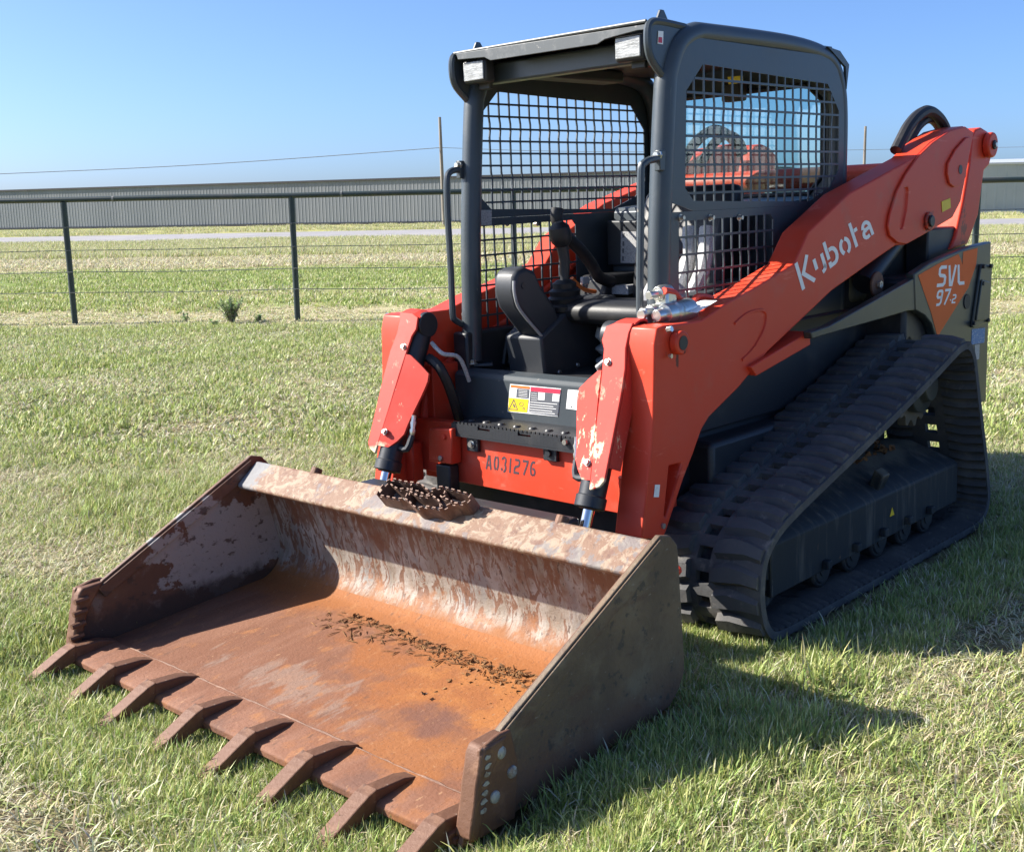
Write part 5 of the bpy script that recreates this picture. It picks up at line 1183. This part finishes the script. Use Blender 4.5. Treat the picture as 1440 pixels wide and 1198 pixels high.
scatter('mown_grass', pts, MID, 'mown green lawn between the loader and the pipe fence')
pts = rnd_pts(700, FN-.8, FN+2.5, .55, soil, lambda p, v: 3 if random.random() < .8 else 2, 1.15)
scatter('dry_grass', pts, MID, 'pale dry cut grass along the foot of the fence')
def pick_far(p, v):
    a = nz(p, .12)+random.gauss(0, .2)
    if v < 22.5: return 0 if a > .0 else 1 if a > -.35 else 2
    if v < 31: return 0 if a > -.6 else 1
    if v < 40: return 2 if a < .42 else 1
    return 3 if random.random() < .6 else 1
pts = rnd_pts(3600, FN+2.2, 62, .52, soil, pick_far, 1.0)
pts += rnd_pts(420, 33, 37.5, .52, soil, lambda p, v: 2 if nz(p, .25) > -.25 else None, 1.7)
pts += rnd_pts(700, 87, 118, .52, lambda x, y: 0, lambda p, v: random.choice((1, 3, 3, 2)), 1.3)
scatter('field_grass', pts, FAR, 'rough green and dry field grass beyond the fence')

PLANT = leafm('weed_leaf', None, None, .3)
def weed(px, py, h, n, label, spread, wdl=.035):
    r = Rw.transposed() @ Vector(((px-720)/FPX, (599-py)/FPX, 1)); b = CW+r*(-CW.z/r.z)
    o = empty('weed', b); tag(o, label, 'weed', 'weeds along the fence line')
    sm_ = MB(); vs, fs, cs = [], [], []
    for i in range(max(4, n//14)):
        a = random.uniform(0, 6.283); top = Vector((math.cos(a)*spread*random.random(), math.sin(a)*spread*random.random(), h*random.uniform(.6, 1)))
        sm_.tube([(0, 0, -.03), top*.5+Vector((0, 0, h*.08)), top], [.008, .006, .003], 5)
        for k in range(14):
            t = random.uniform(.15, 1); c = top*t+Vector((0, 0, h*.1*math.sin(t*3))); d = Vector((random.gauss(0, 1), random.gauss(0, 1), random.gauss(.2, .6))).normalized(); L = wdl*random.uniform(1.2, 2.6)
            sd_ = d.cross(Vector((0, 0, 1))).normalized()*L*.22; o_ = len(vs); col = jit((.23, .32, .13), .35)
            vs += [tuple(c), tuple(c+d*L*.5+sd_), tuple(c+d*L-Vector((0, 0, L*.2))), tuple(c+d*L*.5-sd_)]; cs += [col]*4; fs.append((o_, o_+1, o_+2, o_+3))
    st_ = sm_.build('stem', PIPE if False else WOOD, o)
    lo = bpy.data.objects.new('foliage', mesh_tint('foliage', vs, fs, cs, PLANT)); COL.objects.link(lo); lo.parent = o
weed(326, 456, .38, 420, 'tall bushy dark green weed between the two fence posts', .25, .032)
weed(262, 455, .17, 60, 'small grey green weed left of the bushy weed', .16, .03)
weed(363, 454, .13, 40, 'small upright weed right of the bushy weed near the fence post', .07, .03)
weed(303, 459, .08, 80, 'low flat green weed patch in front of the bushy weed', .17, .03)
# tree tops beyond the right shed
def tree(u, v, h, label):
    o = empty('tree', uv(u, v)); tag(o, label, 'tree')
    MB().tube([(0, 0, -.3), (.1, 0, h*.35), (0, .1, h*.7)], [.3, .22, .08], 8).build('trunk', WOOD, o, smooth=True)
    vs, fs, cs = [], [], []
    for i in range(1600):
        d = Vector((random.gauss(0, 1), random.gauss(0, 1), random.gauss(0, .8))).normalized()*random.uniform(.5, 1); c = Vector((d.x*h*.42, d.y*h*.42, h*.68+d.z*h*.32)); c += Vector((mnoise.noise(c*.6), mnoise.noise(c*.6+Vector((9, 9, 9))), 0))*1.2
        a = Vector((random.gauss(0, 1), random.gauss(0, 1), random.gauss(0, 1))).normalized(); b2 = a.orthogonal().normalized(); k = .28; o_ = len(vs); col = jit((.07, .10, .04), .3)
        vs += [tuple(c+a*k), tuple(c+b2*k*.6), tuple(c-a*k), tuple(c-b2*k*.6)]; cs += [col]*4; fs.append((o_, o_+1, o_+2, o_+3))
    lo = bpy.data.objects.new('crown', mesh_tint('crown', vs, fs, cs, PLANT)); COL.objects.link(lo); lo.parent = o
tree(solve_u(1440, 190), 190, height(1435, 223, 190), 'small dark tree top showing above the light shed roof at the far right')
